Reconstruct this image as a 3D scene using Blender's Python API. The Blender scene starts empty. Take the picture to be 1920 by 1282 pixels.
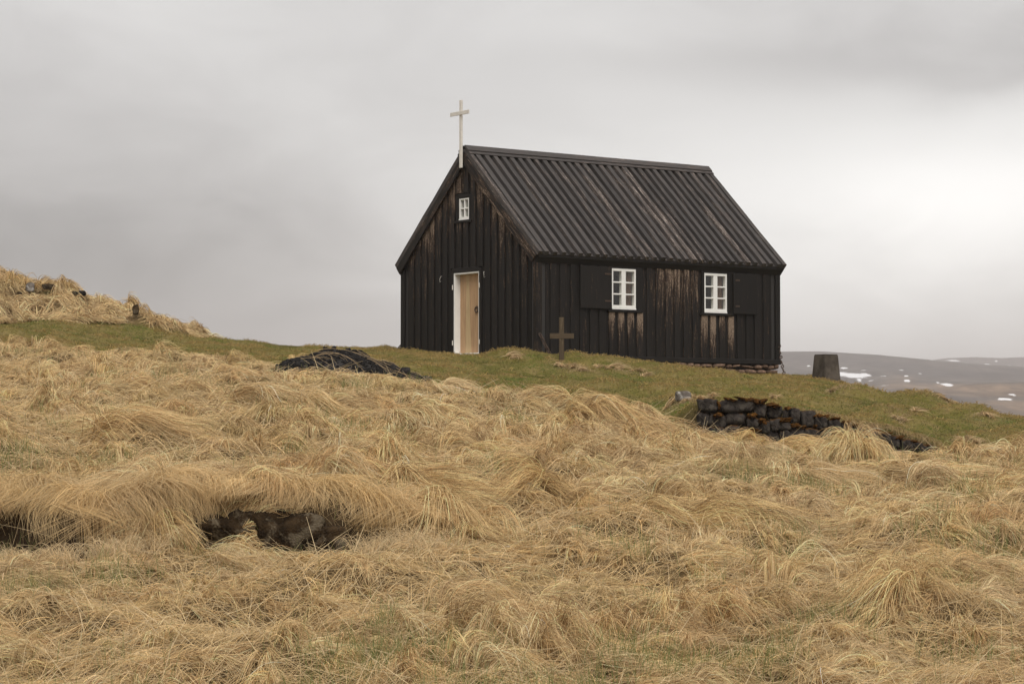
import bpy, bmesh, math, random
import numpy as np
from mathutils import Vector, noise as mnoise

SC = bpy.context.scene
COL = SC.collection
RS = np.random.RandomState(7)
random.seed(7)

# ------------------------------------------------------------------ camera
F_PX, PITCH = 4400.0, 0.0357                # focal length in pixels of a 1920 px wide picture, upward tilt
cam = bpy.data.cameras.new("camera")
cam.sensor_width = 36.0
cam.lens = 36.0 * F_PX / 1920.0
cam.clip_start, cam.clip_end = 0.2, 30000.0
cam_ob = bpy.data.objects.new("camera", cam)
cam_ob.rotation_euler = (math.pi / 2 + PITCH, 0, 0)
COL.objects.link(cam_ob)
SC.camera = cam_ob

# ------------------------------------------------------------------ sky
SUN_EL, SUN_AZ = math.radians(50), math.radians(172)      # azimuth clockwise from the view direction (+Y)
world = bpy.data.worlds.new("World")
SC.world = world
world.use_nodes = True
nt = world.node_tree
nt.nodes.clear()


class G:
    """small helper for writing node trees"""
    def __init__(s, tree): s.t = tree
    def n(s, kind, **kw):
        nd = s.t.nodes.new(kind)
        for k, v in kw.items():
            if k in ("inp",):
                for kk, vv in v.items(): s.put(nd, kk, vv)
            else: setattr(nd, k, v)
        return nd
    def put(s, nd, key, v):
        sock = nd.inputs[key]
        if isinstance(v, bpy.types.NodeSocket): s.t.links.new(v, sock)
        else:
            if hasattr(sock.default_value, "__len__") and not isinstance(v, str):
                v = tuple(v)
                if len(sock.default_value) == 4 and len(v) == 3: v = v + (1.0,)
            sock.default_value = v
    def math(s, op, a, b=0.0, c=0.0, clamp=False):
        nd = s.n("ShaderNodeMath", operation=op, use_clamp=clamp)
        s.put(nd, 0, a); s.put(nd, 1, b); s.put(nd, 2, c)
        return nd.outputs[0]
    def vmath(s, op, a, b=(0, 0, 0)):
        nd = s.n("ShaderNodeVectorMath", operation=op)
        s.put(nd, 0, a); s.put(nd, 1, b)
        return nd.outputs["Value"] if op in ("DOT_PRODUCT", "LENGTH") else nd.outputs["Vector"]
    def mix(s, fac, a, b, blend="MIX"):
        nd = s.n("ShaderNodeMix", data_type="RGBA", blend_type=blend)
        s.put(nd, 0, fac); s.put(nd, 6, a); s.put(nd, 7, b)
        return nd.outputs[2]
    def noise(s, vec, scale, detail=4.0, rough=0.55, dist=0.0, out=0):
        nd = s.n("ShaderNodeTexNoise")
        if vec is not None: s.put(nd, "Vector", vec)
        s.put(nd, "Scale", scale); s.put(nd, "Detail", detail); s.put(nd, "Roughness", rough); s.put(nd, "Distortion", dist)
        return nd.outputs[out]
    def ramp(s, v, lo, hi, a=0.0, b=1.0, smooth=True):
        nd = s.n("ShaderNodeMapRange", interpolation_type="SMOOTHSTEP" if smooth else "LINEAR")
        s.put(nd, 0, v); s.put(nd, 1, lo); s.put(nd, 2, hi); s.put(nd, 3, a); s.put(nd, 4, b)
        return nd.outputs[0]
    def attr(s, name, out="Fac"):
        return s.n("ShaderNodeAttribute", attribute_name=name).outputs[out]


def world_nodes():
    g = G(nt)
    d = g.n("ShaderNodeTexCoord").outputs["Generated"]
    sky = g.n("ShaderNodeTexSky", sky_type="NISHITA", sun_disc=False, sun_elevation=SUN_EL, sun_rotation=SUN_AZ)
    # overcast cloud deck: broad soft noise, with the thinner, brighter cloud to the right
    stretch = g.vmath("MULTIPLY", d, (1.0, 1.0, 2.4))
    big = g.noise(stretch, 3.4, 3.0, 0.5, 0.6)
    fine = g.noise(stretch, 11.0, 5.0, 0.55, 0.5)
    warp = g.math("ADD", g.math("MULTIPLY", g.math("SUBTRACT", fine, 0.5), 0.05), g.math("MULTIPLY", g.math("SUBTRACT", big, 0.5), 0.10))
    def lobe(az, el, w, h):
        az, el = math.radians(az), math.radians(el)
        fwd = (math.sin(az) * math.cos(el), math.cos(az) * math.cos(el), math.sin(el))
        right = (math.cos(az), -math.sin(az), 0)
        a = g.math("DIVIDE", g.math("ADD", g.vmath("DOT_PRODUCT", d, right), warp), w)
        b = g.math("DIVIDE", g.math("ADD", g.math("SUBTRACT", g.n_sep, math.sin(el)), g.math("MULTIPLY", warp, 0.6)), h)
        r2 = g.math("ADD", g.math("MULTIPLY", a, a), g.math("MULTIPLY", b, b))
        front = g.ramp(g.vmath("DOT_PRODUCT", d, fwd), 0.0, 0.4)
        return g.math("MULTIPLY", g.math("EXPONENT", g.math("MULTIPLY", r2, -1.0)), front)
    sep = g.n("ShaderNodeSeparateXYZ"); g.put(sep, 0, d)
    g.n_sep = sep.outputs["Z"]
    lum = g.math("ADD", 0.665, g.math("MULTIPLY", g.math("SUBTRACT", big, 0.5), 0.16))
    lum = g.math("ADD", lum, g.math("MULTIPLY", g.math("SUBTRACT", fine, 0.5), 0.24))
    for az, el, w, h, k in ((12.5, 5.6, 0.090, 0.034, 0.36), (6.0, 4.2, 0.15, 0.058, 0.34), (-13.0, 3.0, 0.17, 0.055, -0.37), (9.0, 9.3, 0.11, 0.016, -0.13), (13.5, 8.6, 0.07, 0.010, -0.12), (-9.0, 9.8, 0.10, 0.020, 0.06)):
        lum = g.math("ADD", lum, g.math("MULTIPLY", lobe(az, el, w, h), k))
    tint = g.mix(g.ramp(lum, 0.4, 0.95), (1.0, 0.965, 0.94), (1.0, 0.985, 0.96))
    lum = g.math("MULTIPLY", lum, 0.603)
    cloud = g.mix(1.0, tint, lum, "MULTIPLY")
    b1 = g.n("ShaderNodeBackground"); g.put(b1, 0, sky.outputs[0]); g.put(b1, 1, 0.07)
    b2 = g.n("ShaderNodeBackground"); g.put(b2, 0, cloud); g.put(b2, 1, 1.0)
    mx = g.n("ShaderNodeMixShader"); g.put(mx, 0, 0.94); g.put(mx, 1, b1.outputs[0]); g.put(mx, 2, b2.outputs[0])
    out = g.n("ShaderNodeOutputWorld"); g.put(out, 0, mx.outputs[0])


world_nodes()

# ------------------------------------------------------------------ sun behind the cloud
sun = bpy.data.lights.new("sun", "SUN")
sun.energy, sun.angle, sun.color = 1.5, math.radians(40), (1.0, 0.955, 0.89)
sun_ob = bpy.data.objects.new("sun", sun)
sdir = Vector((math.sin(SUN_AZ) * math.cos(SUN_EL), math.cos(SUN_AZ) * math.cos(SUN_EL), math.sin(SUN_EL)))
sun_ob.rotation_euler = (-sdir).to_track_quat("-Z", "Y").to_euler()
COL.objects.link(sun_ob)

SC.view_settings.view_transform = "Standard"
SC.view_settings.look = "None"
SC.view_settings.exposure = 0.8
SC.view_settings.gamma = 1.0
SC.cycles.max_bounces = 8
SC.cycles.diffuse_bounces = 3
SC.cycles.volume_bounces = 1
SC.cycles.transparent_max_bounces = 16
SC.cycles_curves.shape = "RIBBONS"
SC.cycles_curves.subdivisions = 2

# ------------------------------------------------------------------ small tools
cP, sP = math.cos(PITCH), math.sin(PITCH)


def pix(x, y, depth):
    """point of the place seen at pixel (x, y) of the 1920x1282 picture, at a distance in metres along +Y"""
    a, b = (x - 960) / F_PX, (641 - y) / F_PX
    r = np.array([a, cP - b * sP, sP + b * cP])
    return r * (depth / r[1])


def tag(o, label=None, cat=None, group=None, kind=None):
    for k, v in (("label", label), ("category", cat), ("group", group), ("kind", kind)):
        if v: o[k] = v
    return o


def empty(name, loc=(0, 0, 0), rz=0.0, parent=None):
    o = bpy.data.objects.new(name, None)
    o.location = loc; o.rotation_euler = (0, 0, rz); o.empty_display_size = 0.3
    COL.objects.link(o)
    o.parent = parent
    return o


def link_mesh(name, me, mat=None, parent=None):
    o = bpy.data.objects.new(name, me)
    if mat is not None and not me.materials: me.materials.append(mat)
    COL.objects.link(o)
    o.parent = parent
    return o


def mesh_obj(name, verts, faces, mat, parent=None, smooth=False, recalc=True, uvs=None, attrs=None):
    me = bpy.data.meshes.new(name)
    me.from_pydata([tuple(v) for v in verts], [], faces)
    if recalc:
        bm = bmesh.new(); bm.from_mesh(me); bmesh.ops.recalc_face_normals(bm, faces=bm.faces); bm.to_mesh(me); bm.free()
    if attrs:
        for k, v in attrs.items():
            a = me.attributes.new(k, "FLOAT", "POINT"); a.data.foreach_set("value", np.asarray(v, np.float32))
    if uvs is not None:
        lay = me.uv_layers.new(name="grain")
        for lp in me.loops: lay.data[lp.index].uv = uvs[lp.vertex_index]
    if smooth: me.shade_smooth()
    me.materials.append(mat)
    return link_mesh(name, me, None, parent)


BOXF = [(0, 1, 2, 3), (7, 6, 5, 4), (0, 4, 5, 1), (1, 5, 6, 2), (2, 6, 7, 3), (3, 7, 4, 0)]


def box(name, lo, hi, mat, parent=None, bevel=0.004, wear=0.0, grain_axis=2):
    """a box with softened edges; grain coordinates run along grain_axis"""
    (x0, y0, z0), (x1, y1, z1) = lo, hi
    bm = bmesh.new()
    vs = [bm.verts.new(p) for p in [(x0, y0, z0), (x1, y0, z0), (x1, y1, z0), (x0, y1, z0), (x0, y0, z1), (x1, y0, z1), (x1, y1, z1), (x0, y1, z1)]]
    for f in BOXF: bm.faces.new([vs[i] for i in f])
    if bevel: bmesh.ops.bevel(bm, geom=list(bm.edges), offset=min(bevel, 0.3 * min(x1 - x0, y1 - y0, z1 - z0)), segments=1, affect="EDGES")
    bmesh.ops.recalc_face_normals(bm, faces=bm.faces)
    me = bpy.data.meshes.new(name); bm.to_mesh(me); bm.free()
    r = random.random() * 30
    lay = me.uv_layers.new(name="grain")
    oth = [i for i in range(3) if i != grain_axis]
    for lp in me.loops:
        c = me.vertices[lp.vertex_index].co
        lay.data[lp.index].uv = (c[oth[0]] + c[oth[1]] + r, c[grain_axis] + r)
    a = me.attributes.new("wear", "FLOAT", "POINT"); a.data.foreach_set("value", np.full(len(me.vertices), wear, np.float32))
    return link_mesh(name, me, mat, parent)


# numpy value noise
_perm = np.random.RandomState(11).rand(256, 256)


def vnoise(x, y):
    x = np.asarray(x, float); y = np.asarray(y, float)
    xi, yi = np.floor(x).astype(int), np.floor(y).astype(int)
    fx, fy = x - xi, y - yi
    fx, fy = fx * fx * (3 - 2 * fx), fy * fy * (3 - 2 * fy)
    a = _perm[xi & 255, yi & 255]; b = _perm[(xi + 1) & 255, yi & 255]
    c = _perm[xi & 255, (yi + 1) & 255]; d = _perm[(xi + 1) & 255, (yi + 1) & 255]
    return (a * (1 - fx) + b * fx) * (1 - fy) + (c * (1 - fx) + d * fx) * fy - 0.5


def fbm(x, y, o=3):
    r = 0
    for k in range(o): r = r + vnoise(x * 2 ** k + 17.3 * k, y * 2 ** k - 9.1 * k) / 2 ** k
    return r


def sstep(x, a, b):
    t = np.clip((x - a) / (b - a), 0, 1)
    return t * t * (3 - 2 * t)


# ------------------------------------------------------------------ materials
def new_mat(name):
    m = bpy.data.materials.new(name); m.use_nodes = True
    m.node_tree.nodes.clear()
    return m, G(m.node_tree)


def finish(g, bsdf, disp=None):
    o = g.n("ShaderNodeOutputMaterial"); g.put(o, 0, bsdf)


def principled(g, col, rough=0.7, normal=None, spec=0.3, **kw):
    b = g.n("ShaderNodeBsdfPrincipled")
    g.put(b, "Base Color", col); g.put(b, "Roughness", rough); g.put(b, "Specular IOR Level", spec)
    if normal is not None: g.put(b, "Normal", normal)
    for k, v in kw.items(): g.put(b, k, v)
    return b.outputs[0]


def bump(g, h, strength=0.4, dist=0.01):
    b = g.n("ShaderNodeBump"); g.put(b, "Height", h); g.put(b, "Strength", strength); g.put(b, "Distance", dist)
    return b.outputs[0]


def tar_wood(name, tar, brown, pale, base=0.0):
    """tarred boards, the tar worn off to brown and grey wood where the wear attribute is high"""
    m, g = new_mat(name)
    uv = g.n("ShaderNodeUVMap", uv_map="grain").outputs[0]
    ob = g.n("ShaderNodeObjectInfo").outputs["Random"]
    long_ = g.vmath("MULTIPLY", uv, (46.0, 3.2, 1.0))
    mid = g.vmath("MULTIPLY", uv, (17.0, 1.5, 1.0))
    fine = g.noise(long_, 1.0, 5.0, 0.6, 0.4)
    blot = g.noise(mid, 1.0, 4.0, 0.6, 0.8)
    grit = g.noise(g.vmath("MULTIPLY", uv, (1.0, 0.45, 1.0)), 42.0, 3.0, 0.65)
    wear = g.math("ADD", g.attr("wear"), base)
    k = g.math("ADD", wear, g.math("MULTIPLY", g.math("SUBTRACT", fine, 0.5), 1.35))
    k = g.math("ADD", k, g.math("MULTIPLY", g.math("SUBTRACT", blot, 0.5), 1.9))
    k = g.math("ADD", k, g.math("MULTIPLY", g.math("SUBTRACT", grit, 0.5), 1.1))
    f1 = g.ramp(k, 0.42, 0.75)
    f2 = g.ramp(k, 0.72, 1.1)
    tone = g.math("ADD", 0.72, g.math("MULTIPLY", ob, 0.5))
    tcol = g.mix(1.0, tar, g.math("MULTIPLY", tone, g.ramp(fine, 0.2, 0.8, 0.75, 1.25)), "MULTIPLY")
    bcol = g.mix(g.ramp(fine, 0.3, 0.7), g.mix(1.0, brown, (0.55, 0.5, 0.48), "MULTIPLY"), brown)
    c = g.mix(f1, tcol, bcol)
    c = g.mix(g.math("MULTIPLY", f2, g.ramp(grit, 0.3, 0.7, 0.4, 1.0)), c, pale)
    nrm = bump(g, g.math("ADD", g.math("MULTIPLY", fine, 0.7), g.math("MULTIPLY", grit, 0.3)), 0.55, 0.006)
    finish(g, principled(g, c, g.ramp(f1, 0, 1, 0.66, 0.85), nrm, 0.22))
    return m


def paint(name, col, rough=0.55, dirt=0.25, spec=0.35):
    m, g = new_mat(name)
    p = g.n("ShaderNodeTexCoord").outputs["Object"]
    n1 = g.noise(p, 9.0, 5.0, 0.6); n2 = g.noise(g.vmath("MULTIPLY", p, (60, 60, 5)), 1.0, 3.0, 0.5)
    c = g.mix(g.math("MULTIPLY", g.ramp(n1, 0.45, 0.75), dirt), col, tuple(x * 0.62 for x in col))
    c = g.mix(g.math("MULTIPLY", g.ramp(n2, 0.5, 0.8), dirt), c, tuple(x * 0.75 for x in col))
    finish(g, principled(g, c, rough, bump(g, n2, 0.15, 0.004), spec))
    return m


def plank_mat(name, a, b):
    m, g = new_mat(name)
    uv = g.n("ShaderNodeUVMap", uv_map="grain").outputs[0]
    fine = g.noise(g.vmath("MULTIPLY", uv, (55.0, 2.0, 1.0)), 1.0, 4.0, 0.55, 0.7)
    mid = g.noise(g.vmath("MULTIPLY", uv, (9.0, 1.0, 1.0)), 1.0, 3.0, 0.5, 1.2)
    c = g.mix(g.ramp(fine, 0.3, 0.72), a, b)
    c = g.mix(g.math("MULTIPLY", g.ramp(mid, 0.4, 0.75), 0.45), c, tuple(x * 0.7 for x in a))
    finish(g, principled(g, c, 0.6, bump(g, fine, 0.25, 0.004), 0.3))
    return m


def stone_mat(name, dark, light, moss=None, moss_amt=0.0, scale=9.0, lichen=None):
    m, g = new_mat(name)
    p = g.n("ShaderNodeTexCoord").outputs["Object"]
    rnd = g.n("ShaderNodeObjectInfo").outputs["Random"]
    n1 = g.noise(p, scale, 6.0, 0.65); n2 = g.noise(p, scale * 6, 3.0, 0.6); n3 = g.noise(p, scale * 0.45, 4.0, 0.6, 0.8)
    vo = g.n("ShaderNodeTexVoronoi"); g.put(vo, "Vector", p); g.put(vo, "Scale", scale * 7)
    c = g.mix(g.ramp(n1, 0.3, 0.75), dark, light)
    c = g.mix(1.0, c, g.math("ADD", 0.7, g.math("MULTIPLY", rnd, 0.6)), "MULTIPLY")
    if lichen:
        c = g.mix(g.ramp(g.math("ADD", n3, g.math("MULTIPLY", n2, 0.25)), 0.61, 0.74), c, lichen)
    if moss:
        nz = g.n("ShaderNodeSeparateXYZ"); g.put(nz, 0, g.n("ShaderNodeNewGeometry").outputs["Normal"])
        k = g.math("ADD", g.math("MULTIPLY", nz.outputs["Z"], 0.9), g.math("MULTIPLY", g.math("SUBTRACT", n3, 0.5), 1.5))
        c = g.mix(g.math("MULTIPLY", g.ramp(k, 0.55, 0.85), moss_amt), c, g.mix(n2, moss, tuple(x * 0.35 for x in moss)))
    h = g.math("ADD", g.math("MULTIPLY", n1, 0.6), g.math("ADD", g.math("MULTIPLY", n2, 0.3), g.math("MULTIPLY", vo.outputs["Distance"], 0.35)))
    finish(g, principled(g, c, 0.9, bump(g, h, 0.6, 0.03), 0.04))
    return m


def strand_mat(name, trans=0.12, spec=0.15):
    m, g = new_mat(name)
    c = g.attr("tint", "Color")
    d = g.n("ShaderNodeBsdfDiffuse"); g.put(d, 0, c)
    t = g.n("ShaderNodeBsdfTranslucent"); g.put(t, 0, c)
    gl = g.n("ShaderNodeBsdfGlossy"); g.put(gl, 0, (0.9, 0.85, 0.75, 1)); g.put(gl, "Roughness", 0.45)
    a = g.n("ShaderNodeMixShader"); g.put(a, 0, trans); g.put(a, 1, d.outputs[0]); g.put(a, 2, t.outputs[0])
    b = g.n("ShaderNodeMixShader"); g.put(b, 0, 0.04); g.put(b, 1, a.outputs[0]); g.put(b, 2, gl.outputs[0])
    finish(g, b.outputs[0])
    return m


M = {}
M["wall"] = tar_wood("tarred_wall_wood", (0.0105, 0.0088, 0.0078), (0.062, 0.041, 0.029), (0.25, 0.185, 0.135), 0.09)
M["roof"] = tar_wood("tarred_roof_wood", (0.056, 0.050, 0.048), (0.115, 0.094, 0.084), (0.32, 0.275, 0.24), 0.12)
M["white"] = paint("white_paint", (0.78, 0.77, 0.74))
M["cross"] = paint("cream_paint", (0.68, 0.64, 0.58), dirt=0.4)
M["door_brown"] = plank_mat("door_wood_brown", (0.40, 0.245, 0.130), (0.50, 0.325, 0.185))
M["door_pale"] = plank_mat("door_wood_pale", (0.46, 0.325, 0.175), (0.54, 0.395, 0.225))
M["curtain"] = plank_mat("curtain_brown", (0.13, 0.072, 0.045), (0.17, 0.095, 0.062))
M["grave"] = tar_wood("grave_wood", (0.064, 0.045, 0.026), (0.105, 0.078, 0.047), (0.20, 0.16, 0.11), 0.3)
M["inside"] = paint("dark_interior", (0.03, 0.028, 0.027))
M["stone"] = stone_mat("foundation_stone", (0.075, 0.050, 0.037), (0.23, 0.150, 0.105), scale=7)
M["lava"] = stone_mat("lava_stone", (0.014, 0.012, 0.011), (0.055, 0.047, 0.042), (0.15, 0.070, 0.018), 0.75, 8.0, (0.075, 0.066, 0.056))
M["lavabare"] = stone_mat("lava_gravel", (0.016, 0.015, 0.0145), (0.050, 0.046, 0.044), None, 0, 14.0)
M["greyrock"] = stone_mat("grey_rock", (0.06, 0.05, 0.042), (0.19, 0.165, 0.145), (0.17, 0.13, 0.03), 0.6, 6.0, (0.40, 0.38, 0.35))
M["brownrock"] = stone_mat("brown_rock", (0.016, 0.011, 0.007), (0.062, 0.040, 0.021), None, 0, 8.0, (0.115, 0.092, 0.062))
M["concrete"] = stone_mat("weathered_concrete", (0.040, 0.033, 0.027), (0.095, 0.080, 0.066), None, 0, 4.0)
M["moss"] = stone_mat("orange_moss", (0.035, 0.018, 0.007), (0.15, 0.066, 0.014), None, 0, 30.0)


def iron():
    m, g = new_mat("rusty_iron")
    p = g.n("ShaderNodeTexCoord").outputs["Object"]
    c = g.mix(g.noise(p, 40.0, 3.0), (0.028, 0.020, 0.016), (0.11, 0.065, 0.042))
    finish(g, principled(g, c, 0.6, None, 0.5, Metallic=0.4))
    return m


M["iron"] = iron()


def glass():
    m, g = new_mat("window_glass")
    gl = g.n("ShaderNodeBsdfGlossy"); g.put(gl, 0, (1, 1, 1, 1)); g.put(gl, "Roughness", 0.03)
    tr = g.n("ShaderNodeBsdfTransparent"); g.put(tr, 0, (0.92, 0.92, 0.9, 1))
    mx = g.n("ShaderNodeMixShader"); g.put(mx, 0, 0.035); g.put(mx, 1, tr.outputs[0]); g.put(mx, 2, gl.outputs[0])
    finish(g, mx.outputs[0])
    return m


M["glass"] = glass()
M["straw"] = strand_mat("dry_grass_strand")
M["turfstrand"] = strand_mat("turf_strand", 0.3)

# ------------------------------------------------------------------ the ground
A = []                                        # ground seen at a pixel, at a distance


def col(x, rows):
    for y, d in rows: A.append(pix(x, y, d))


near = [(1282, 12.5), (1150, 14.6)]
col(0, near + [(1040, 16.5), (850, 20), (765, 25.5), (708, 31), (650, 40), (617, 46), (604, 48.5), (532, 53)])
col(100, [(606, 48.5), (553, 53)])
col(200, [(615, 49), (592, 53)])
col(260, [(603, 53)])
col(300, [(624, 50)])
col(320, [(619, 53)])
col(380, [(634, 53)])
col(440, [(643, 54)])
col(480, near + [(1046, 16.5), (852, 20.5), (768, 26.5), (708, 32.5), (685, 36), (668, 42), (651, 53)])
col(600, [(656, 53)])
col(700, near + [(1010, 17.3), (910, 20.4), (808, 25.2), (738, 31), (708, 34), (692, 38), (674, 44), (661, 50)])
col(960, near + [(1006, 17.4), (906, 20.4), (806, 25.8), (768, 29.6), (703, 40)])
col(1180, near + [(1008, 17.5), (910, 20.6), (830, 25.6), (795, 30)])
col(1400, near + [(1006, 17.7), (908, 21.2), (864, 25.3), (842, 30), (838, 32.4), (724, 41), (706, 47)])
col(1650, near + [(1006, 17.9), (912, 21.5), (880, 26), (874, 31), (872, 32.6), (790, 38), (760, 42), (740, 46)])
col(1900, near + [(1006, 18), (926, 21.5), (884, 25.5), (872, 29), (862, 33), (814, 37.5), (790, 41)])
col(1550, [(711, 50)])
col(757, [(661, 50.5)])
col(880, [(669, 48.3)])
col(1030, [(670, 46.7)]); col(1150, [(675, 47.6)]); col(1200, [(690, 48.0)]); col(1240, [(698, 48.4)]); col(1290, [(703, 48.9)]); col(1458, [(707, 50.4)])
A += [(-14, 50, 3.9), (-14, 56, 4.0), (-14, 38, 1.9), (-13, 25, 0.35), (-10, 12, -1.0), (-8, 2, -1.75), (0, 2, -1.85), (8, 2, -2.0), (10, 12, -1.75),
      (13, 25, -1.0), (14, 33, -0.9), (14, 42, -0.8), (14, 52, -2.0), (9.5, 50, -0.6), (8, 60, -0.6), (3, 60, 0.5), (-2, 60, 0.9), (-6, 60, 1.2), (-10, 61, 2.0), (-14, 62, 2.6), (14, 60, -3.2), (5, 54, 0.8)]
A = np.array([tuple(a) for a in A], float)


def tps_fit(P, lam=0.002):
    n = len(P)
    r = np.linalg.norm(P[:, None, :2] - P[None, :, :2], axis=2)
    K = np.where(r > 0, r * r * np.log(r + 1e-12), 0) + lam * np.eye(n) * n
    Q = np.c_[np.ones(n), P[:, :2]]
    S = np.zeros((n + 3, n + 3)); S[:n, :n] = K; S[:n, n:] = Q; S[n:, :n] = Q.T
    return np.linalg.solve(S, np.r_[P[:, 2], 0, 0, 0])


TW = tps_fit(A)


def tps(x, y):
    out = TW[-3] + TW[-2] * x + TW[-1] * y
    for (ax, ay, _), w in zip(A, TW[:-3]):
        r2 = (x - ax) ** 2 + (y - ay) ** 2
        out = out + w * 0.5 * r2 * np.log(r2 + 1e-12)
    return out


def polyline(pts):
    P = np.array([pix(*p)[:2] for p in pts]); P = P[np.argsort(P[:, 0])]
    return lambda x: np.interp(x, P[:, 0], P[:, 1])


# where the dry grass ends and the turf begins (Y as a function of X), where the stone wall and the foreground ledge run
EDGE = polyline([(-300, 635, 41.5), (0, 640, 40), (150, 646, 39), (300, 658, 38), (480, 678, 36), (560, 692, 35.2), (700, 708, 34.5), (800, 716, 33.5), (880, 730, 32.5), (960, 756, 31), (1060, 766, 30.8),
                 (1150, 775, 31), (1200, 790, 31.2), (1290, 812, 32.4), (1400, 818, 32.7), (1560, 830, 32.9), (1700, 845, 32.8), (1830, 850, 33), (1870, 845, 33.8), (1990, 840, 34.5), (2300, 850, 35)])
WALLX = lambda px: (px - 960) / F_PX * 33.2
WALLH = lambda x: np.interp(x, [WALLX(1255), WALLX(1300), WALLX(1440), WALLX(1560), WALLX(1650), WALLX(1740), WALLX(1850)], [0.0, 0.48, 0.48, 0.42, 0.36, 0.24, 0.0])
WALLY = lambda x: np.interp(x, [WALLX(1200), WALLX(1300), WALLX(1560), WALLX(1850)], [33.6, 33.2, 33.2, 33.4])
LEDX = lambda px: (px - 960) / F_PX * 16.9
LEDH = lambda x: np.interp(x, [LEDX(-500), LEDX(0), LEDX(100), LEDX(160), LEDX(360), LEDX(640), LEDX(760), LEDX(900)], [0.18, 0.26, 0.27, 0.20, 0.32, 0.32, 0.10, 0.0])
LEDY = lambda x: 16.85 + 0.14 * np.sin(x * 2.3) + 0.10 * np.sin(x * 5.1 + 1.0) + 0.16 * vnoise(np.asarray(x) * 3.1 + 4.0, np.asarray(x) * 0 + 0.5)


def bumpg(x, y, px, py, d, amp, wx, wy):
    c = pix(px, py, d)
    return amp * np.exp(-((x - c[0]) / wx) ** 2 - ((y - c[1]) / wy) ** 2)


GX0, GX1, GY0, GY1, GS = -14.0, 14.0, 3.0, 62.0, 0.1
gx = np.arange(GX0, GX1 + GS / 2, GS); gy = np.arange(GY0, GY1 + GS / 2, GS)


def bank_mask(x, y):
    """the grassy bank at the left behind the turf"""
    foot = np.interp(x, [-14, pix(0, 600, 48.5)[0], pix(380, 630, 51)[0], -5.5], [47.2, 48.2, 51.2, 53])
    return sstep(y, foot - 0.4, foot + 0.5) * sstep(x, -6.7, -7.4)


def dry_mask(x, y):
    e = EDGE(x) + 0.45 * fbm(x * 1.1, y * 1.1, 3)
    return np.maximum(sstep(y, e + 0.25, e - 0.25), bank_mask(x, y) * sstep(fbm(x * .6, y * .6) + 0.35, -.2, .1))


def build_height():
    X, Y = np.meshgrid(gx, gy)
    h = tps(X, Y)
    wy, wh = WALLY(X), WALLH(X)
    h = h + wh * sstep(Y, wy + 0.05, wy + 0.22) * np.exp(-np.clip(Y - wy - 0.3, 0, None) / 2.6)
    ly, lh = LEDY(X), LEDH(X) * (1 + 0.7 * vnoise(X * 1.9 + 8, X * 0 + 2.5) + 0.6 * vnoise(X * 5.3 + 3, X * 0 + 7.5))
    h = h + lh * sstep(Y, ly - 0.02, ly + 0.16) * np.exp(-np.clip(Y - ly - 0.3, 0, None) / 1.6)
    h = h - 0.12 * (lh / 0.3) * np.exp(-((Y - ly + 0.15) / 0.3) ** 2)
    h = h - 0.13 * sstep(X, LEDX(330), LEDX(400)) * sstep(X, LEDX(680), LEDX(610)) * np.exp(-(np.clip(np.abs(Y - ly + 0.35) - 0.25, 0, None) / 0.25) ** 2)
    for b in [(955, 668, 45.6, 0.17, 0.75, 0.7), (1140, 692, 44.6, 0.14, 0.6, 0.5), (1000, 705, 42.0, 0.16, 0.6, 0.4), (1740, 745, 43.6, 0.27, 0.6, 0.7), (1600, 748, 42.5, 0.20, 0.6, 0.5),
              (1560, 722, 47.5, 0.08, 1.0, 0.7), (1855, 775, 40.0, 0.16, 0.5, 0.7), (1470, 738, 40.0, 0.16, 0.6, 0.45), (1070, 688, 45.0, 0.10, 0.4, 0.3), (1795, 772, 40.0, 0.20, 0.6, 0.5),
              (415, 644, 52.5, 0.07, 0.25, 0.4), (900, 715, 38, 0.13, 0.6, 0.5), (1100, 728, 37, 0.13, 0.6, 0.45), (1240, 735, 38.5, 0.13, 0.6, 0.45), (1650, 778, 38.6, 0.15, 0.55, 0.4), (1700, 800, 37.0, 0.08, 0.8, 0.5), (1330, 718, 42.6, 0.14, 0.7, 0.45)]:
        h = h + bumpg(X, Y, *b)
    dry = dry_mask(X, Y)
    turf = 1 - dry
    h = h + turf * (0.20 * fbm(X * 0.75, Y * 0.75, 2) + 0.07 * fbm(X * 2.5 + 5, Y * 2.5, 2)) * sstep(np.hypot(X - 3, Y - 49), 2.5, 5.0)
    h = h + dry * (0.18 * fbm(X * 0.85 + 3, Y * 0.85, 2) + 0.165 * fbm(X * 2.1, Y * 2.1 + 7, 2)) * (1 - 0.6 * sstep(Y, EDGE(X) - 2.2, EDGE(X) - 0.4))
    bk = bank_mask(X, Y)
    h = h + bk * (0.42 * fbm(X * 1.1, Y * 1.1, 3) + 0.16 * fbm(X * 3.2, Y * 3.2, 2))
    return h, dry


HG, DRYG = build_height()


def ginterp(grid, x, y):
    fx = np.clip((np.asarray(x) - GX0) / GS, 0, len(gx) - 1.001); fy = np.clip((np.asarray(y) - GY0) / GS, 0, len(gy) - 1.001)
    i, j = fx.astype(int), fy.astype(int); a, b = fx - i, fy - j
    return (grid[j, i] * (1 - a) + grid[j, i + 1] * a) * (1 - b) + (grid[j + 1, i] * (1 - a) + grid[j + 1, i + 1] * a) * b


def H(x, y): return ginterp(HG, x, y)


def hit(px, py, d0=9.0, d1=61.0):
    """first ground point along the line of sight through a pixel"""
    d = np.arange(d0, d1, 0.02)
    a, b = (px - 960) / F_PX, (641 - py) / F_PX
    r = np.array([a, cP - b * sP, sP + b * cP]); r = r / r[1]
    z = d * r[2] - H(d * r[0], d)
    k = np.argmax(z < 0) if (z < 0).any() else len(d) - 1
    return np.array([d[k] * r[0], d[k], H(d[k] * r[0], d[k])])


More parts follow.
